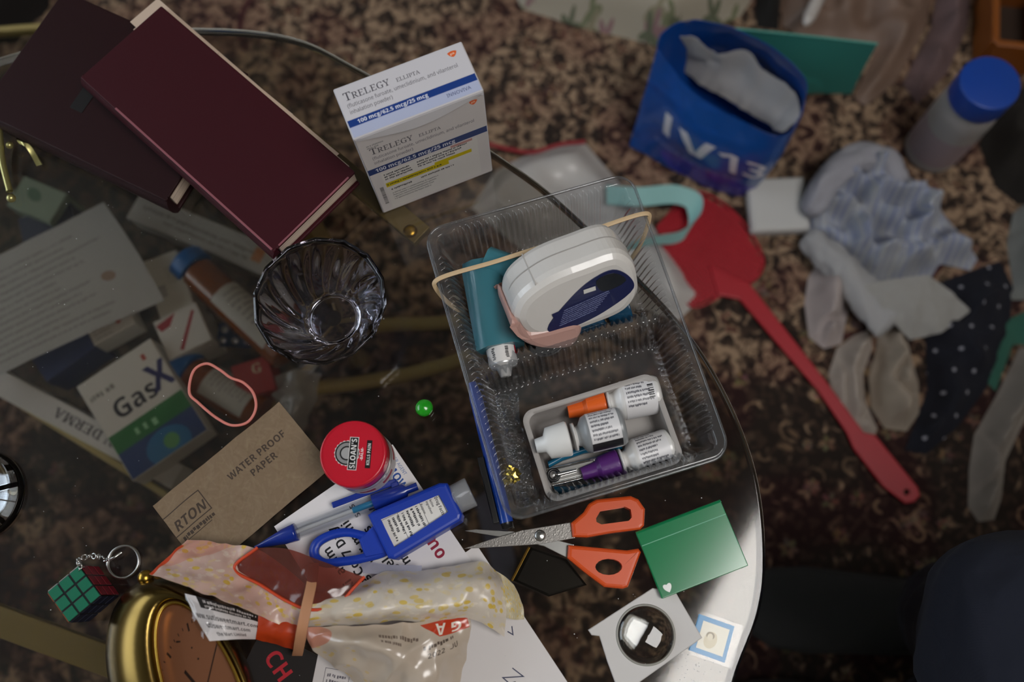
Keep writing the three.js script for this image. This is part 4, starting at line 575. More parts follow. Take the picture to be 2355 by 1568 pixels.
{
  const h = .029, f = rect([[108, 1357], [180, 1300], [233, 1370], [160, 1435]], T + h), g = thing('puzzle_cube_keyring', 'small puzzle cube key ring with green top and red side', 'key ring', null, V(f.c.x, T, f.c.z), f.turn), s = (f.w + f.d) / 2;
  part('cube_core', rbox(s, h, s, .0012, 0, h / 2, 0), mat('#0d0d0f', .4), g);
  const tile = rbox(s / 3 - .0014, .0006, s / 3 - .0014, .0003), col = { g: mat('#0d6b4e', .4), r: mat('#6f1020', .4), b: mat('#12182c', .4), w: mat('#b9b9b4', .4), o: mat('#a34a12', .4) };
  const put = (m, fn) => { for (let i = -1; i <= 1; i++) for (let j = -1; j <= 1; j++) { const t = part('tile', tile, m, g); fn(t, i * s / 3, j * s / 3); } };
  put(col.g, (t, a, b) => t.position.set(a, h + .0001, b));
  put(col.r, (t, a, b) => { t.rotation.z = -Math.PI / 2; t.position.set(s / 2 + .0001, h / 2 + a * h / s, b); });
  put(col.b, (t, a, b) => { t.rotation.x = Math.PI / 2; t.position.set(a, h / 2 + b * h / s, s / 2 + .0001); });
  put(col.o, (t, a, b) => { t.rotation.z = -Math.PI / 2; t.position.set(-s / 2 - .0001, h / 2 + a * h / s, b); });
  put(col.w, (t, a, b) => { t.rotation.x = Math.PI / 2; t.position.set(a, h / 2 + b * h / s, -s / 2 - .0001); });
  const toL = (p) => { const v = p.clone().sub(g.position), c = Math.cos(f.turn), q = Math.sin(f.turn); return V(v.x * c - v.z * q, v.y, v.x * q + v.z * c); };
  const chain = new THREE.CatmullRomCurve3([[188, 1308, .029], [180, 1292, .03], [195, 1281, .024], [222, 1279, .012], [250, 1286, .004]].map((p) => toL(at(p[0], p[1], T + p[2]))));
  for (let i = 0; i < 11; i++) { const p = chain.getPoint(i / 10); part('chain_link', new THREE.TorusGeometry(.0019, .0006, 6, 14), steel, g).position.copy(p), g.children[g.children.length - 1].rotation.set(i % 2 * 1.5, i * .5, .6); }
  const rp = toL(at(285, 1292, T + .0015)); for (const k of [0, 1]) part('split_ring', new THREE.TorusGeometry(.0115, .0009, 8, 48).rotateX(Math.PI / 2).translate(rp.x, .0012 + k * .0018, rp.z), steel, g);
  const p0 = toL(at(240, 1290, T + .003)); part('clasp', tube([p0, toL(at(262, 1282, T + .006)), toL(at(280, 1270, T + .004))], .001, 16), steel, g);
}
{
  const o = at(-45, 1140), g = thing('glass_dome', 'clear glass dome with dark chrome rim at the table side', 'paperweight', null, V(o.x, T, o.z)), R = at(52, 1160).distanceTo(o);
  part('rim', lathe([[R * .93, 0], [R, 0], [R * 1.01, .003], [R * .97, .006], [R * .93, .006]], 64), mat('#1c1a18', .2, { metalness: .8 }), g, 'dark metal rim');
  const prof = [[0, .001], [R * .95, .001], [R * .95, .004]]; for (let i = 1; i <= 12; i++) { const a = i / 12 * Math.PI / 2; prof.push([R * .95 * Math.cos(a), .004 + .02 * Math.sin(a)]); } part('dome', lathe(prof, 64), solid('#eef2f6'), g);
  part('inner_star', [0, 1, 2].map((k) => rbox(R * 1.7, .001, .004, .0004).rotateY(k * Math.PI / 3 + .3).translate(0, .0005, 0)), chrome, g);
}
{
  const g = thing('brass_stand', 'bent brass wire stand below the lower burgundy ledger', 'stand'), br = mat('#b4ad72', .3, { metalness: .8 });
  part('rod', tube([[-30, 200, .012], [-4, 290, .012], [5, 370, .009], [22, 440, .006]].map((p) => at(p[0], p[1], T + p[2])), .0027, 30), br, g);
  const e = at(25, 455, T + .005); part('ball_end', new THREE.SphereGeometry(.0036, 16, 12).translate(e.x, T + .0045, e.z), br, g);
  part('flat_strip', sheet([[[38, 322, T + .013], [52, 327, T + .014], [68, 333, T + .012], [96, 378, T + .005]], [[44, 330, T + .012], [56, 336, T + .013], [62, 342, T + .012], [84, 382, T + .004]]], { nu: 24, nv: 4, thick: .0012 }), br, g);
  const k = at(22, 334, T + .008); part('ball_end', new THREE.SphereGeometry(.003, 16, 12).translate(k.x, T + .008, k.z), br, g);
}
// ================================================================ things on the lower shelf
{
  const S = SHELF + .0005;
  function carton(name, label, q, y0, h, m, cat = 'carton', draw, group) {
    const f = rect(q, y0 + h), g = thing(name, label, cat, group, V(f.c.x, y0, f.c.z), f.turn);
    part('carton_body', rbox(f.w, h, f.d, .001, 0, h / 2, 0), m, g);
    if (draw) part('top_print', print(f.w - .002, f.d - .002, h + .0003), mat('#ffffff', .6, { map: tex(512, Math.max(32, Math.round(512 * f.d / f.w)), draw) }), g);
    return g;
  }
  const white = mat('#c9c6c0', .6);
  carton('soap_carton', 'long narrow white carton with black capital lettering along the shelf edge', [[395, 1125], [-60, 880], [-35, 830], [420, 1070]], S, .03, white, 'carton', (c, w, h) => { c.fillStyle = '#c6c2be'; c.fillRect(0, 0, w, h); c.fillStyle = '#2a2a30'; c.font = `bold ${h * .62}px serif`; c.fillText('ITALIAN DERMA', 40, h * .75); });
  const gx = carton('antacid_carton', 'white, green and blue antacid carton under the rubber band', [[170, 905], [325, 780], [500, 985], [310, 1090]], S + .031, .03, white, 'carton', (c, w, h) => {
    c.fillStyle = '#cdc9c2'; c.fillRect(0, 0, w, h); c.save(); c.fillStyle = '#22232e'; c.font = `bold ${h * .24}px sans-serif`; c.fillText('Gas', w * .2, h * .48); c.fillStyle = '#1d1f5c'; c.font = `bold ${h * .36}px sans-serif`; c.fillText('X', w * .72, h * .46); c.restore();
    c.fillStyle = '#a03a2a'; c.fillRect(w * .8, h * .08, w * .05, h * .06);
    c.fillStyle = '#176b2c'; c.fillRect(0, h * .56, w, h * .2); c.fillStyle = '#14356f'; c.fillRect(0, h * .74, w, h * .26); c.fillStyle = '#1c6a9a'; c.beginPath(); c.ellipse(w * .55, h * .92, w * .28, h * .16, 0, 0, 7); c.fill(); c.fillStyle = '#5d9a5c'; c.beginPath(); c.arc(w * .6, h * .9, h * .07, 0, 7); c.fill(); scrib(c, w * .3, h * .7, w * .3, h * .08, '#8fbf94'); scrib(c, w * .05, h * .2, w * .3, h * .05, '#8a8780');
  });
  carton('small_carton', 'small white carton with a red dot, leaning on the antacid carton', [[195, 745], [290, 695], [310, 745], [215, 795]], S + .02, .03, white, 'carton', (c, w, h) => { c.fillStyle = '#c3bfb9'; c.fillRect(0, 0, w, h); c.fillStyle = '#b04a3a'; c.beginPath(); c.arc(w * .7, h * .55, 34, 0, 7); c.fill(); for (let i = 0; i < 4; i++) scrib(c, 40, 80 + i * 60, 200, 24, '#8d8a85'); });
  carton('small_carton', 'white carton with grey barcode beside the blue topped pill bottle', [[330, 600], [405, 575], [445, 700], [365, 735]], S, .045, white, 'carton', (c, w, h) => { c.fillStyle = '#bdb9ae'; c.fillRect(0, 0, w, h); c.fillStyle = '#6c6e70'; for (let i = 0; i < 12; i++) c.fillRect(90, h * .5 + i * 16, 120, rr(4, 11)); for (let i = 0; i < 5; i++) scrib(c, 270, h * .25 + i * 60, 200, 22, '#8b8880'); });
  carton('striped_carton', 'white carton with two red stripes in the middle of the shelf', [[350, 740], [444, 698], [494, 776], [390, 830]], S, .05, white, 'carton', (c, w, h) => { c.fillStyle = '#c9c5bf'; c.fillRect(0, 0, w, h); c.fillStyle = '#971f2e'; c.beginPath(); c.moveTo(0, 60); c.lineTo(260, 0); c.lineTo(150, 130); c.lineTo(40, 150); c.fill(); c.beginPath(); c.moveTo(150, h * .9); c.lineTo(440, 60); c.lineTo(470, 80); c.lineTo(190, h * .95); c.fill(); });
  carton('blue_carton', 'dark blue carton half hidden below the typed letter', [[70, 835], [185, 740], [225, 800], [110, 870]], S, .045, mat('#14285c', .5), 'carton', (c, w, h) => { c.fillStyle = '#142a5e'; c.fillRect(0, 0, w, h); c.fillStyle = '#c9c9c9'; c.beginPath(); c.arc(w * .8, h * .2, 20, 0, 7); c.fill(); });
  carton('long_carton', 'long flat grey carton pointing at the glass bowl', [[318, 440], [640, 570], [618, 640], [296, 500]], S, .03, mat('#a9a49d', .6), 'carton', (c, w, h) => { c.fillStyle = '#a39e97'; c.fillRect(0, 0, w, h); scrib(c, 30, h * .5, w * .8, h * .14, '#6f6b66'); scrib(c, 120, h * .75, w * .6, h * .12, '#6f6b66'); c.fillStyle = '#a86a3a'; c.fillRect(w * .86, h * .2, 34, h * .5); });
  carton('red_carton', 'red carton with white lettering under the glass bowl edge', [[520, 850], [640, 805], [610, 905], [560, 915]], S, .04, mat('#8e1a1c', .5), 'carton', (c, w, h) => { c.fillStyle = '#94201f'; c.fillRect(0, 0, w, h); c.fillStyle = '#c9bda0'; c.font = `bold ${h * .4}px serif`; c.fillText('G', w * .5, h * .4); });
  carton('pale_green_carton', 'pale green carton below the brass stand', [[50, 405], [150, 440], [120, 520], [20, 470]], S, .04, mat('#7f8f7c', .6), 'carton', (c, w, h) => { c.fillStyle = '#84937f'; c.fillRect(0, 0, w, h); c.fillStyle = '#4d6a50'; c.beginPath(); c.ellipse(w * .4, h * .4, 90, 60, .4, 0, 7); c.fill(); });
  carton('navy_carton', 'navy carton lying between the pale green carton and the letter', [[40, 500], [150, 470], [190, 540], [60, 590]], S, .03, mat('#16233f', .5));
  // typed letter on top of the heap
  { const g = thing('letter', 'typed white letter lying over the cartons on the lower shelf', 'letter'), y = SHELF + .062;
    const lt = tex(1024, 700, (c, w, h) => { c.fillStyle = '#a9a8a6'; c.fillRect(0, 0, w, h); for (let i = 0; i < 13; i++) scrib(c, 90 + (i % 3) * 30, 110 + i * 44, rr(400, 760), 16, '#83827f'); c.fillStyle = '#8f7a6c'; c.beginPath(); c.ellipse(830, 430, 40, 30, .4, 0, 7); c.fill(); });
    part('sheet', sheet([[[-160, 660, y], [30, 570, y + .004], [238, 464, y + .002]], [[-110, 780, y + .002], [110, 670, y + .006], [310, 570, y + .004]], [[-60, 890, y - .002], [150, 790, y + .002], [378, 690, y]]], { nu: 30, nv: 20, wr: .0006, wf: 20 }), mat('#ffffff', .85, { map: lt }), g); }
  // amber pill bottles lying down
  function pills(label, p, q, y, R) {
    const f = along(p, q, y), g = thing('pill_bottle', label, 'pill bottle', 'amber pill bottles', V(f.c.x, y, f.c.z), f.turn), L = f.len, a = -L / 2;
    part('cap', turned([[a, 0], [a, R * .98], [a + .002, R * 1.05], [a + .017, R * 1.05], [a + .018, R], [a + .018, 0]], 36), mat('#1462a8', .4), g, 'blue cap');
    part('vial', turned([[a + .018, R * .8], [a + .022, R * .95], [L / 2 - .002, R * .95], [L / 2, R * .9], [L / 2, 0]], 36), mat('#8f4a10', .2, { transmission: .3, thickness: 0, clearcoat: .6 }), g, 'amber plastic vial');
    part('label', new THREE.CylinderGeometry(R * .965, R * .965, L * .5, 36, 1, true, .2, 5.2).rotateZ(-Math.PI / 2).translate(a + L * .64, 0, 0), mat('#ffffff', .5, { map: tex(256, 256, (c) => { c.fillStyle = '#b9b5ae'; c.fillRect(0, 0, 256, 256); for (let i = 0; i < 9; i++) scrib(c, 20, 40 + i * 24, 200, 10, '#8a8780'); c.fillStyle = '#b8a21c'; c.fillRect(30, 190, 50, 30); }) }), g, 'white pharmacy label');
  }
  pills('large amber pill bottle with blue cap pointing away from the glass bowl', [425, 600], [660, 815], SHELF + .035, .021);
  pills('short amber pill bottle with blue cap seen inside the pink rubber band', [408, 840], [600, 955], SHELF + .024, .022);
  { const f = along([500, 750], [610, 790], SHELF + .03), g = thing('blister_strip', 'blue and silver foil tablet strip beside the large pill bottle', 'tablet strip', null, V(f.c.x, SHELF + .026, f.c.z), f.turn + .3);
    part('foil', rbox(.055, .001, .026, .0004), mat('#1a3a6a', .3, { metalness: .6 }), g); for (let i = 0; i < 4; i++) for (let j = 0; j < 2; j++) part('blister', new THREE.SphereGeometry(.0042, 14, 10).scale(1, .6, 1).translate(-.02 + i * .0133, .001, -.006 + j * .012), mat('#b9bcc4', .2, { metalness: .7 }), g); }
  { const g = thing('zip_bag', 'clear zip bag hanging off the shelf end by the sandpaper', 'bag'), y = SHELF;
    part('film', sheet([[[600, 880, y + .03], [680, 850, y + .035], [738, 860, y + .02]], [[640, 940, y + .03], [690, 930, y + .035], [722, 935, y + .015]], [[600, 1010, y + .02], [650, 1010, y + .02], [690, 1005, y + .01]]], { nu: 20, nv: 20, wr: .003, wf: 30, thick: 0 }), mat('#c4c2c0', .25, { transmission: .6, thickness: 0 }), g); }
}
// ================================================================ things on the carpet
{
  // blue wipes pouch, open at the top
  { const g = thing('wipes_pouch', 'blue foil pouch with white lettering, torn open at the top', 'pouch');
    const face = tex(512, 512, (c, w, h) => { c.fillStyle = '#0a4690'; c.fillRect(0, 0, w, h); c.fillStyle = '#3a3aa0'; c.beginPath(); c.ellipse(w * .5, h * .93, w * .35, h * .16, .2, 0, 7); c.fill(); for (let i = 0; i < 40; i++) { c.fillStyle = `rgba(${rnd() < .5 ? '6,40,110' : '20,80,180'},.25)`; c.beginPath(); c.ellipse(rnd() * w, rnd() * h, rr(10, 80), rr(4, 20), rnd() * 3, 0, 7); c.fill(); } c.fillStyle = '#c9c9d2'; c.font = 'bold 150px sans-serif'; c.save(); c.translate(70, 330); c.fillText('l', 0, 0); c.fillText('V', 58, 10); c.fillText('1', 148, 10); c.fillText('3', 225, 10); c.restore(); scrib(c, 60, 400, 270, 22, '#5b6fae'); c.fillStyle = '#7d97c4'; c.fillRect(400, 330, 50, 18); });
    const foil = mat('#ffffff', .28, { map: face, clearcoat: .4 }), blue = mat('#0a4494', .3, { clearcoat: .4 });
    part('front_panel', sheet([[[1512, 108, .145], [1585, 205, .15], [1700, 275, .15], [1800, 312, .145], [1842, 268, .15]], [[1480, 220, .09], [1560, 300, .1], [1680, 362, .1], [1770, 385, .085], [1800, 350, .09]], [[1447, 335, .003], [1560, 396, .003], [1680, 448, .003], [1728, 446, .003], [1742, 420, .003]]], { nu: 40, nv: 30, wr: .0014, wf: 24, thick: .0006 }), foil, g);
    part('back_panel', sheet([[[1512, 108, .146], [1520, 78, .17], [1580, 47, .19], [1720, 78, .2], [1852, 180, .19], [1843, 266, .151]], [[1500, 200, .09], [1510, 180, .09], [1580, 150, .1], [1720, 170, .1], [1810, 270, .09], [1800, 350, .09]], [[1450, 333, .003], [1470, 300, .003], [1540, 290, .003], [1660, 320, .003], [1740, 390, .003], [1743, 420, .003]]], { nu: 40, nv: 30, wr: .001, wf: 24, thick: .0006 }), blue, g);
    part('lining', sheet([[[1514, 104, .146], [1535, 90, .152], [1600, 88, .165], [1645, 122, .15], [1715, 118, .168], [1762, 168, .15], [1815, 200, .16], [1838, 262, .15], [1802, 304, .144]], [[1520, 116, .13], [1545, 112, .12], [1605, 140, .12], [1650, 165, .115], [1705, 178, .12], [1742, 215, .115], [1785, 245, .12], [1805, 280, .125], [1790, 300, .13]], [[1530, 132, .1], [1550, 142, .09], [1595, 182, .09], [1635, 208, .085], [1675, 230, .085], [1705, 248, .085], [1745, 272, .09], [1775, 290, .1], [1780, 300, .11]]], { nu: 50, nv: 16, wr: .002, wf: 30, thick: .0006 }), mat('#b4b2b2', .6), g, 'white torn lining');
    part('inner_floor', sheet([[[1470, 300, .008], [1560, 300, .008], [1735, 395, .008]], [[1460, 330, .008], [1560, 385, .008], [1725, 435, .008]]], { nu: 16, nv: 8 }), mat('#b4b2b2', .6), g); }
  // teal folder
  { const g = thing('card_folder', 'stiff teal card standing behind the blue pouch', 'card'); part('card', sheet([[[1690, 66, .16], [1850, 82, .15], [2018, 101, .14]], [[1700, 130, .1], [1840, 150, .095], [1988, 155, .09]], [[1700, 200, .03], [1830, 212, .03], [1958, 216, .03]]], { nu: 20, nv: 12, thick: .0012 }), mat('#2f7f76', .55), g); part('top_fold', tube([[1690, 66, .16], [1850, 82, .15], [2018, 101, .14]].map((p) => at(...p)), .0014, 20), mat('#4a988c', .55), g, 'paler folded edge'); }
  // white bottle with blue cap
  { const hb = .15, p = at(2140, 345, 0), g = thing('water_bottle', 'white plastic bottle with bright blue screw cap', 'bottle', null, V(p.x, 0, p.z)), R = .036;
    part('body', lathe([[0, .001], [R * .9, .001], [R, .006], [R, .108], [R * .98, .118], [R * .92, .128], [R * .84, hb - .012], [R * .82, hb], [0, hb]], 48), mat('#a6a2a0', .35, { transmission: .25, thickness: 0 }), g);
    part('cap', lathe([[R * .84, hb - .014], [R * .97, hb - .014], [R * .98, hb + .016], [R * .93, hb + .02], [0, hb + .021]], 48), mat('#0c3c94', .4), g, 'blue screw cap');
    part('label', new THREE.CylinderGeometry(R * 1.006, R * 1.006, .06, 48, 1, true).translate(0, .05, 0), mat('#8f7f83', .5), g, 'faded pinkish label'); }
  // fly swatter
  { const g = thing('fly_swatter', 'red plastic fly swatter lying on the carpet', 'fly swatter'), red = mat('#a30f20', .45), y = .006;
    const hp = [[1512, 520], [1600, 442], [1690, 490], [1756, 600], [1740, 640], [1680, 668], [1592, 705], [1548, 640]], P = hp.map((p) => at(...p, y)), cen = P.reduce((s, p) => s.add(p), V()).divideScalar(P.length), bars = [];
    const dir = at(2105, 1135, y).sub(at(1690, 650, y)).normalize(), sid = V(-dir.z, 0, dir.x);
    for (const [d, e] of [[dir, sid], [sid, dir]]) for (let k = -22; k <= 22; k++) { const o = cen.clone().addScaledVector(e, k * .0045); let t0 = -1, t1 = 1, ok = true; for (let i = 0; i < P.length; i++) { const a = P[i], b = P[(i + 1) % P.length], n = V(-(b.z - a.z), 0, b.x - a.x); if (n.dot(cen.clone().sub(a)) < 0) n.negate(); const den = n.dot(d), num = n.dot(o.clone().sub(a)); if (Math.abs(den) < 1e-9) { if (num < 0) ok = false; } else { const t = -num / den; if (den > 0) t0 = Math.max(t0, t); else t1 = Math.min(t1, t); } } if (!ok || t1 - t0 < .003) continue; const a = o.clone().addScaledVector(d, t0), b = o.clone().addScaledVector(d, t1), m = a.clone().lerp(b, .5); bars.push(box(a.distanceTo(b), .0012, .0028).rotateY(yaw(a, b)).translate(m.x, y + (d === dir ? .0004 : 0), m.z)); }
    part('swat_mesh', bars, red, g, 'perforated red blade');
    part('blade_rim', tube([...P.map((p) => p.clone()), P[0].clone()], .0016, 120, false, 6), red, g);
    const o = at(1690, 650, y), loc = (p) => { const v = at(...p, y).sub(o); return [v.x, v.z]; };
    part('handle', slab([[1630, 610], [1690, 640], [1720, 650], [1900, 880], [1985, 995], [2010, 1000], [2108, 1120], [2114, 1140], [2100, 1155], [2080, 1158], [2030, 1120], [1960, 1030], [1945, 995], [1880, 900], [1700, 690], [1650, 680]].map(loc), .006, .0018, [[...Array(12)].map((_, i) => loc([2082 + 11 * Math.cos(i / 12 * 6.283), 1132 + 11 * Math.sin(i / 12 * 6.283)]))]).translate(o.x, y - .002, o.z), red, g); }
  // teal strap
  { const g = thing('ribbon_strap', 'pale teal strap curled in a loop over the red swatter', 'strap'), c = new THREE.CatmullRomCurve3([[1395, 448, .046], [1470, 452, .044], [1560, 448, .034], [1602, 470, .03], [1600, 510, .026], [1560, 545, .02], [1500, 555, .042], [1440, 570, .046]].map((p) => at(...p)), false, 'centripetal'), P = [[], []];
    for (let i = 0; i <= 60; i++) { const t = i / 60, p = c.getPoint(t), w = t < .4 ? .012 : lerp(.012, .0035, Math.min(1, (t - .4) * 2.2)); P[0].push(V(p.x + .006 * sst(t, .3, .45), p.y + .003 + .008 * sst(t, .4, .6), p.z - w)); P[1].push(V(p.x - .012 * sst(t, .3, .45) * (1 - sst(t, .55, .7)), p.y - .003, p.z + w)); }
    part('ribbon', grid(P, 60, 1), mat('#86b7b5', .6), g); }
  // white carrier bag, card slip
  { const b = thing('carrier_bag', 'white plastic carrier bag with red edge lying below the clear tray', 'bag'); part('bag_body', heap([[1085, 478], [1140, 392], [1230, 348], [1342, 326], [1410, 405], [1500, 520], [1618, 682], [1560, 736], [1440, 700], [1300, 640], [1180, 560]], .001, .035, (x, z) => .8 + .25 * n2(x * 14, z * 14)), mat('#b2aeab', .5, { clearcoat: .2 }), b);
    part('red_edge', tube([[1120, 330, .012], [1180, 345, .018], [1225, 350, .02], [1290, 332, .02], [1345, 326, .014]].map((p) => at(...p)), .003, 40), mat('#8c1f28', .6), b, 'dark red edge');
    const f = rect([[1722, 412], [1858, 396], [1862, 530], [1728, 524]], .025), g = thing('white_box', 'plain white little box between the blue pouch and the shirt', 'box', null, V(f.c.x, 0, f.c.z), f.turn); part('body', rbox(f.w, .022, f.d, .006, 0, .011, 0), mat('#b9b8b6', .6), g); part('lid_line', rbox(f.w + .0008, .001, f.d + .0008, .0004, 0, .016, 0), mat('#9d9c9a', .6), g); }
  // clothes
  const stripe = tex(512, 512, (c) => { c.fillStyle = '#9097ab'; c.fillRect(0, 0, 512, 512); for (let i = 0; i < 512; i += 16) { c.fillStyle = i % 32 ? '#a8a8ac' : '#7f86a0'; c.fillRect(i, 0, 6, 512); } for (let i = 0; i < 60; i++) { c.fillStyle = 'rgba(170,168,164,.25)'; c.beginPath(); c.ellipse(rnd() * 512, rnd() * 512, rr(20, 80), rr(10, 40), rnd() * 3, 0, 7); c.fill(); } });
  const cloth = (color, o = {}) => mat(color, .95, { bumpMap: scaled(weave, 12), bumpScale: .0004, sheen: .2, ...o });
  { const g = thing('striped_shirt', 'crumpled pale blue striped shirt in a heap', 'shirt');
    part('heap', heap([[1842, 480], [1880, 395], [1950, 345], [2020, 334], [2052, 346], [2082, 402], [2135, 440], [2175, 500], [2215, 545], [2248, 596], [2232, 622], [2160, 606], [2140, 640], [2060, 660], [1980, 640], [1900, 585], [1850, 530]], .001, .075, fold(11, 1.1, 3), .004), cloth('#ffffff', { map: scaled(stripe, 7) }), g);
    part('collar_roll', limb([[1860, 500, .03, .014, .016], [1900, 420, .05, .018, .018], [1970, 365, .055, .018, .018], [2032, 372, .05, .018, .016], [2070, 430, .04, .016, .016]], { wr: .2, wf: 30 }), cloth('#9d9da6'), g, 'rolled collar band');
    part('sleeve', limb([[1850, 540, .02, .016, .014], [1920, 600, .03, .02, .016], [1990, 680, .03, .024, .016], [2060, 745, .024, .03, .014]], { wr: .18, wf: 40, sd: 3 }), cloth('#a6a6a8'), g);
    part('cuff', sheet([[[1985, 655, .045], [2060, 640, .05], [2135, 632, .045]], [[2035, 718, .04], [2110, 700, .045], [2190, 672, .035]], [[2092, 782, .02], [2160, 765, .024], [2232, 716, .02]]], { nu: 24, nv: 20, wr: .002, wf: 25, thick: .003 }), cloth('#a8a7a4'), g, 'flat white cuff'); }
  solo('polka_dot_garment', heap([[2140, 655], [2200, 635], [2262, 612], [2300, 600], [2330, 660], [2320, 770], [2270, 890], [2200, 985], [2130, 1045], [2080, 1035], [2132, 900], [2128, 770]], .001, .035, fold(9, .8, 8), .005), cloth('#ffffff', { map: scaled(tex(256, 256, (c) => { c.fillStyle = '#0d0f1c'; c.fillRect(0, 0, 256, 256); c.fillStyle = '#8f8f98'; for (let i = 0; i < 4; i++) for (let j = 0; j < 4; j++) { const x = 32 + i * 64 + (j % 2) * 32, y = 32 + j * 64; c.beginPath(); c.arc(x % 256, y, 5.5, 0, 7); c.fill(); } }), 9) }), 'navy garment with small white dots beside the pale socks', 'garment');
  const sock = (label, poly, color, sd, top = .045) => solo('sock', heap(poly, .001, top, (x, z) => .9 + .12 * n2(x * 30 + sd, z * 30) - .5 * Math.max(0, 1 - Math.abs(n2(x * 13 + sd * 3, z * 8 + sd)) * 5), .0032), cloth(color), label, 'sock', 'socks on the carpet');
  sock('short pale pinkish sock tucked under the striped shirt', [[1880, 604], [1912, 600], [1950, 640], [1962, 680], [1945, 740], [1935, 790], [1895, 802], [1860, 775], [1850, 700], [1858, 640]], '#a59a98', 1);
  sock('long pale sock with folded heel lying over the red swatter', [[1962, 772], [2002, 756], [2006, 800], [1984, 860], [1988, 920], [2018, 985], [2010, 1002], [1960, 992], [1915, 930], [1905, 860], [1925, 800]], '#a3988f', 2, .05);
  sock('wide beige sock against the navy dotted garment', [[2020, 765], [2066, 740], [2088, 790], [2112, 880], [2114, 950], [2085, 992], [2034, 985], [2004, 940], [1998, 870], [2014, 810]], '#998d80', 5, .055);
  sock('small dark brown sock between the shirt and the pale socks', [[1958, 700], [1990, 698], [2004, 735], [1984, 762], [1956, 750]], '#5a4a48', 6, .03);
  sock('beige and grey sock with toe pointing at the seated person', [[2345, 800], [2410, 800], [2400, 900], [2350, 980], [2312, 1060], [2302, 1150], [2286, 1195], [2250, 1200], [2226, 1165], [2228, 1080], [2240, 1000], [2296, 900]], '#7d766f', 7);
  solo('green_cloth', heap([[2305, 740], [2360, 715], [2400, 720], [2400, 800], [2330, 790], [2290, 900], [2270, 880]], .001, .03, fold(14, .8, 2)), cloth('#2c5a4c'), 'green cloth beside the beige and grey sock', 'cloth');
  solo('grey_cloth', heap([[2315, 560], [2330, 490], [2380, 450], [2430, 480], [2420, 690], [2300, 690], [2330, 660]], .001, .05, fold(10, .8, 12)), cloth('#6f7270'), 'light grey cloth beyond the navy dotted garment', 'cloth');
  solo('blue_grey_cloth', heap([[1090, 1150], [1130, 1120], [1165, 1200], [1186, 1290], [1176, 1370], [1140, 1340]], .001, .02, fold(12, .6, 22)), cloth('#6a6d84'), 'blue grey cloth on the carpet below the scissors', 'cloth');
  solo('floral_cushion', heap([[1160, -60], [1200, 20], [1330, 62], [1450, 90], [1530, 112], [1620, 70], [1700, 40], [1760, -40], [1500, -160]], .001, .07, (x, z) => .85 + .12 * n2(x * 8, z * 8), .008), cloth('#ffffff', { map: scaled(tex(512, 512, (c) => { c.fillStyle = '#a29a8a'; c.fillRect(0, 0, 512, 512); for (let i = 0; i < 34; i++) { c.fillStyle = ['#6f7358', '#5d624e', '#857f68', '#86686a'][i % 4]; c.save(); c.translate(rnd() * 512, rnd() * 512); c.rotate(rnd() * 6); for (let k = 0; k < 4; k++) { c.rotate(1.2); c.beginPath(); c.ellipse(20, 0, 22, 9, 0, 0, 7); c.fill(); } c.restore(); } }), 5) }), 'pale cushion with a green leaf print at the top of the carpet', 'cushion');
  solo('brown_bag', heap([[1790, -80], [1800, 60], [1850, 85], [2015, 110], [1965, 225], [1990, 245], [2060, 190], [2130, 60], [2150, -80]], .001, .05, fold(7, .5, 31), .006), mat('#6e584b', .6), 'crumpled brown paper bag behind the teal card', 'bag');
  solo('mauve_garment', heap([[2160, -60], [2142, 60], [2076, 192], [2110, 240], [2180, 165], [2225, 60], [2235, -60]], .002, .055, fold(8, .9, 17), .006), cloth('#5d4a4a'), 'dull mauve garment between the brown bag and the white bottle', 'garment');
  solo('dark_jacket', heap([[2250, 330], [2300, 240], [2420, 150], [2440, 470], [2340, 470], [2290, 430]], .001, .05, fold(8, .7, 41), .006), cloth('#17130f'), 'black jacket heaped beside the white bottle', 'jacket');
  solo('black_shoe_bag', heap([[1735, -60], [1740, 62], [1790, 70], [1800, -60]], .001, .06, fold(8, .4, 51), .006), cloth('#0e0c0b'), 'narrow black cloth bag beside the leaf print cushion', 'bag');
  { const f = along([1890, -20], [1850, 62], .05), g = thing('small_tube', 'white plastic tube with a rounded tip lying on the brown bag', 'tube', null, V(f.c.x, .052, f.c.z), f.turn); part('body', turned([[-.05, .008], [.015, .0085], [.024, .006], [.03, .002], [.03, 0]], 24), mat('#b0aaa6', .3), g); part('collar', turned([[-.02, .0092], [-.014, .0092]], 24), mat('#8f8884', .4), g); }
  { const f = rect([[2285, -60], [2420, -40], [2400, 105], [2300, 100]], .06), g = thing('wooden_box', 'orange brown varnished wooden box behind the white bottle', 'box', null, V(f.c.x, 0, f.c.z), f.turn); const wood = mat('#7a4213', .4); part('side_board', [rbox(f.w, .06, .01, .002, 0, .03, f.d / 2), rbox(f.w, .06, .01, .002, 0, .03, -f.d / 2), rbox(.01, .06, f.d, .002, -f.w / 2, .03, 0), rbox(.01, .06, f.d, .002, f.w / 2, .03, 0)], wood, g); part('bottom', box(f.w, .006, f.d, 0, .003, 0), mat('#2c1c10', .6), g); }
  solo('dark_cushion', heap([[-80, -80], [-80, 90], [20, 100], [115, 20], [120, -80]], .001, .05, (x, z) => .9 + .1 * n2(x * 9, z * 9), .008), cloth('#140f0d'), 'black cushion beyond the dark burgundy ledger', 'cushion');
}
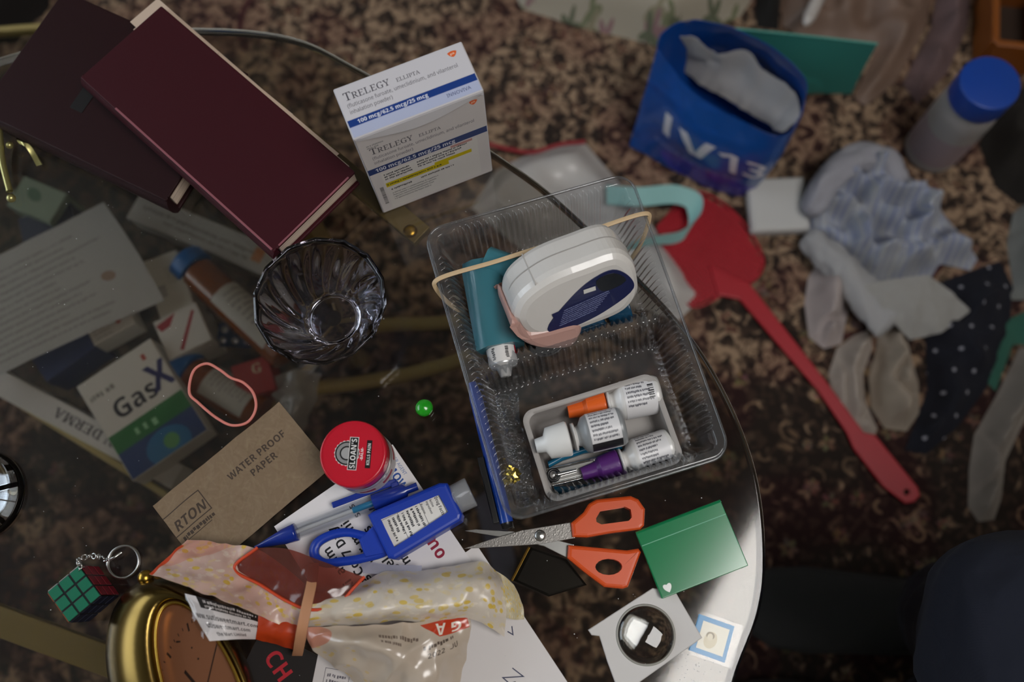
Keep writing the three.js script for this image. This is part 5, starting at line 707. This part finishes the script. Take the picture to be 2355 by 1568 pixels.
// ================================================================ the seated person, knee and shoe in view
{
  const g = thing('person', 'seated person in navy trousers and dark grey shoes', 'person');
  const knee = at(2420, 1500, .45), toe = at(1835, 1400, .04), heel = at(2290, 1430, .04), K = knee, fd = toe.clone().sub(heel).setY(0).normalize(), sd = V(-fd.z, 0, fd.x);
  const ankle = heel.clone().addScaledVector(fd, .07).setY(.1), hip = K.clone().addScaledVector(fd, -.44).setY(.5), off = sd.clone().multiplyScalar(-.2).dot(V(0, 0, 1)) > 0 ? sd.clone().multiplyScalar(-.2) : sd.clone().multiplyScalar(.2);
  const K2 = K.clone().add(off), hip2 = hip.clone().add(off), ankle2 = ankle.clone().add(off.clone().multiplyScalar(.62)).addScaledVector(fd, .02), mid = hip.clone().lerp(hip2, .5);
  const chest = mid.clone().addScaledVector(fd, .03).setY(.95), neck = chest.clone().setY(1.16), head = neck.clone().addScaledVector(fd, .05).setY(1.3);
  const shL = chest.clone().add(off.clone().multiplyScalar(.95)).setY(1.08), shR = chest.clone().addScaledVector(off, -.95).setY(1.08), elL = shL.clone().addScaledVector(fd, .05).setY(.8), elR = shR.clone().addScaledVector(fd, .05).setY(.8), haL = K2.clone().lerp(hip2, .35).setY(.6), haR = K.clone().lerp(hip, .55).setY(.61);
  const bones = { legs: [[hip, .085, K, .066], [K, .064, ankle, .045], [hip2, .085, K2, .066], [K2, .064, ankle2, .045], [hip, .1, hip2, .1]], torso: [[mid, .13, chest, .145], [shL, .06, shR, .06], [shL, .055, elL, .043], [elL, .043, haL, .033], [shR, .055, elR, .043], [elR, .043, haR, .033]], head: [[chest, .05, neck, .055], [neck, .055, head, .05], [head, .1, head.clone().add(V(0, .02, 0)), .105], [head.clone().addScaledVector(fd, .09), .014, head.clone().addScaledVector(fd, .105).add(V(0, -.02, 0)), .016]] };
  const sdf = (p, B, inf) => { let d = 9; for (const [a, ra, b, rb] of B) { const ab = b.clone().sub(a), t = clamp(p.clone().sub(a).dot(ab) / ab.lengthSq(), 0, 1), q = p.distanceTo(a.clone().addScaledVector(ab, t)) - lerp(ra, rb, t) - inf; const k = .035, h = clamp(.5 + .5 * (d - q) / k, 0, 1); d = lerp(d, q, h) - k * h * (1 - h); } return d; };
  function march(B, inf, n, rip) {
    const bb = new THREE.Box3(); for (const [a, ra, b, rb] of B) { bb.expandByPoint(a); bb.expandByPoint(b); } bb.expandByScalar(.2); const c = bb.getCenter(V()), s = Math.max(...bb.getSize(V()).toArray()) / 2;
    const mc = new MarchingCubes(n, new THREE.MeshStandardMaterial(), false, false, 400000); mc.isolation = 0; const p = V();
    for (let k = 0; k < n; k++) for (let j = 0; j < n; j++) for (let i = 0; i < n; i++) { p.set(c.x + (i / n * 2 - 1) * s, c.y + (j / n * 2 - 1) * s, c.z + (k / n * 2 - 1) * s); mc.field[i + j * n + k * n * n] = -(sdf(p, B, inf) + (rip ? rip(p) : 0)); }
    mc.update(); const ge = new THREE.BufferGeometry(); ge.setAttribute('position', new THREE.BufferAttribute(mc.positionArray.slice(0, mc.count * 3), 3)); let q = mergeVertices(ge, 1e-5); q.scale(s, s, s).translate(c.x, c.y, c.z); q.computeVertexNormals(); const P = q.attributes.position, u = new Float32Array(P.count * 2); for (let i = 0; i < P.count; i++) { u[2 * i] = P.getX(i); u[2 * i + 1] = P.getZ(i) + P.getY(i); } q.setAttribute('uv', new THREE.BufferAttribute(u, 2)); return q;
  }
  part('body', march([...bones.legs, ...bones.torso, ...bones.head], 0, 72), mat('#7d5a48', .6), g);
  const cloth = (c) => mat(c, .95, { bumpMap: scaled(weave, 14), bumpScale: .0006 });
  part('trousers', march(bones.legs, .012, 84, (p) => .006 * n3(p.x * 14, p.y * 14, p.z * 14) + .004 * (Math.abs(n3(p.x * 9 + 4, p.y * 16, p.z * 9)) - .4)), cloth('#0c1120'), g, 'navy trousers');
  part('sweater', march(bones.torso, .014, 72, (p) => .006 * n3(p.x * 12, p.y * 12, p.z * 12)), cloth('#15192a'), g, 'navy sweater');
  part('hair', march([[head.clone().add(V(0, .02, 0)).addScaledVector(fd, -.02), .11, head.clone().add(V(0, .05, 0)).addScaledVector(fd, -.01), .1]], .002, 32), mat('#2a2522', .9), g);
  for (const an of [ankle, ankle2]) {
    const o = an.clone().addScaledVector(fd, .05), R = [], sec = [[-.135, .03, .05], [-.12, .036, .07], [-.07, .038, .085], [-.02, .04, .085], [.03, .044, .066], [.09, .048, .052], [.13, .044, .044], [.158, .026, .034]];
    for (const [x, w, h] of sec) R.push([...Array(20)].map((_, i) => { const a = i / 20 * 2 * Math.PI, y = Math.max(.018, .018 + (h - .018) * (.5 + .5 * Math.sin(a))); return o.clone().setY(0).addScaledVector(fd, x).addScaledVector(sd, w * Math.cos(a)).add(V(0, y, 0)); }));
    const sh = part('shoe', rings(R), mat(an === ankle ? '#242526' : '#0c0c0d', .8, { bumpMap: scaled(speck, 3), bumpScale: .0008 }), g, 'dark shoe');
    part('sole', rings([0, .019].map((y) => [...Array(32)].map((_, i) => { const a = i / 32 * 2 * Math.PI, x = .152 * Math.cos(a), w = .046 * Math.sign(Math.sin(a)) * Math.pow(Math.abs(Math.sin(a)), .6) * (1 - .12 * Math.cos(a - .2) ** 2 + .06 * Math.cos(a)); return o.clone().setY(y + .0005).addScaledVector(fd, x + .01).addScaledVector(sd, w); }))), mat('#1c1c1c', .8), sh);
  }
}
renderer.render(scene, camera);
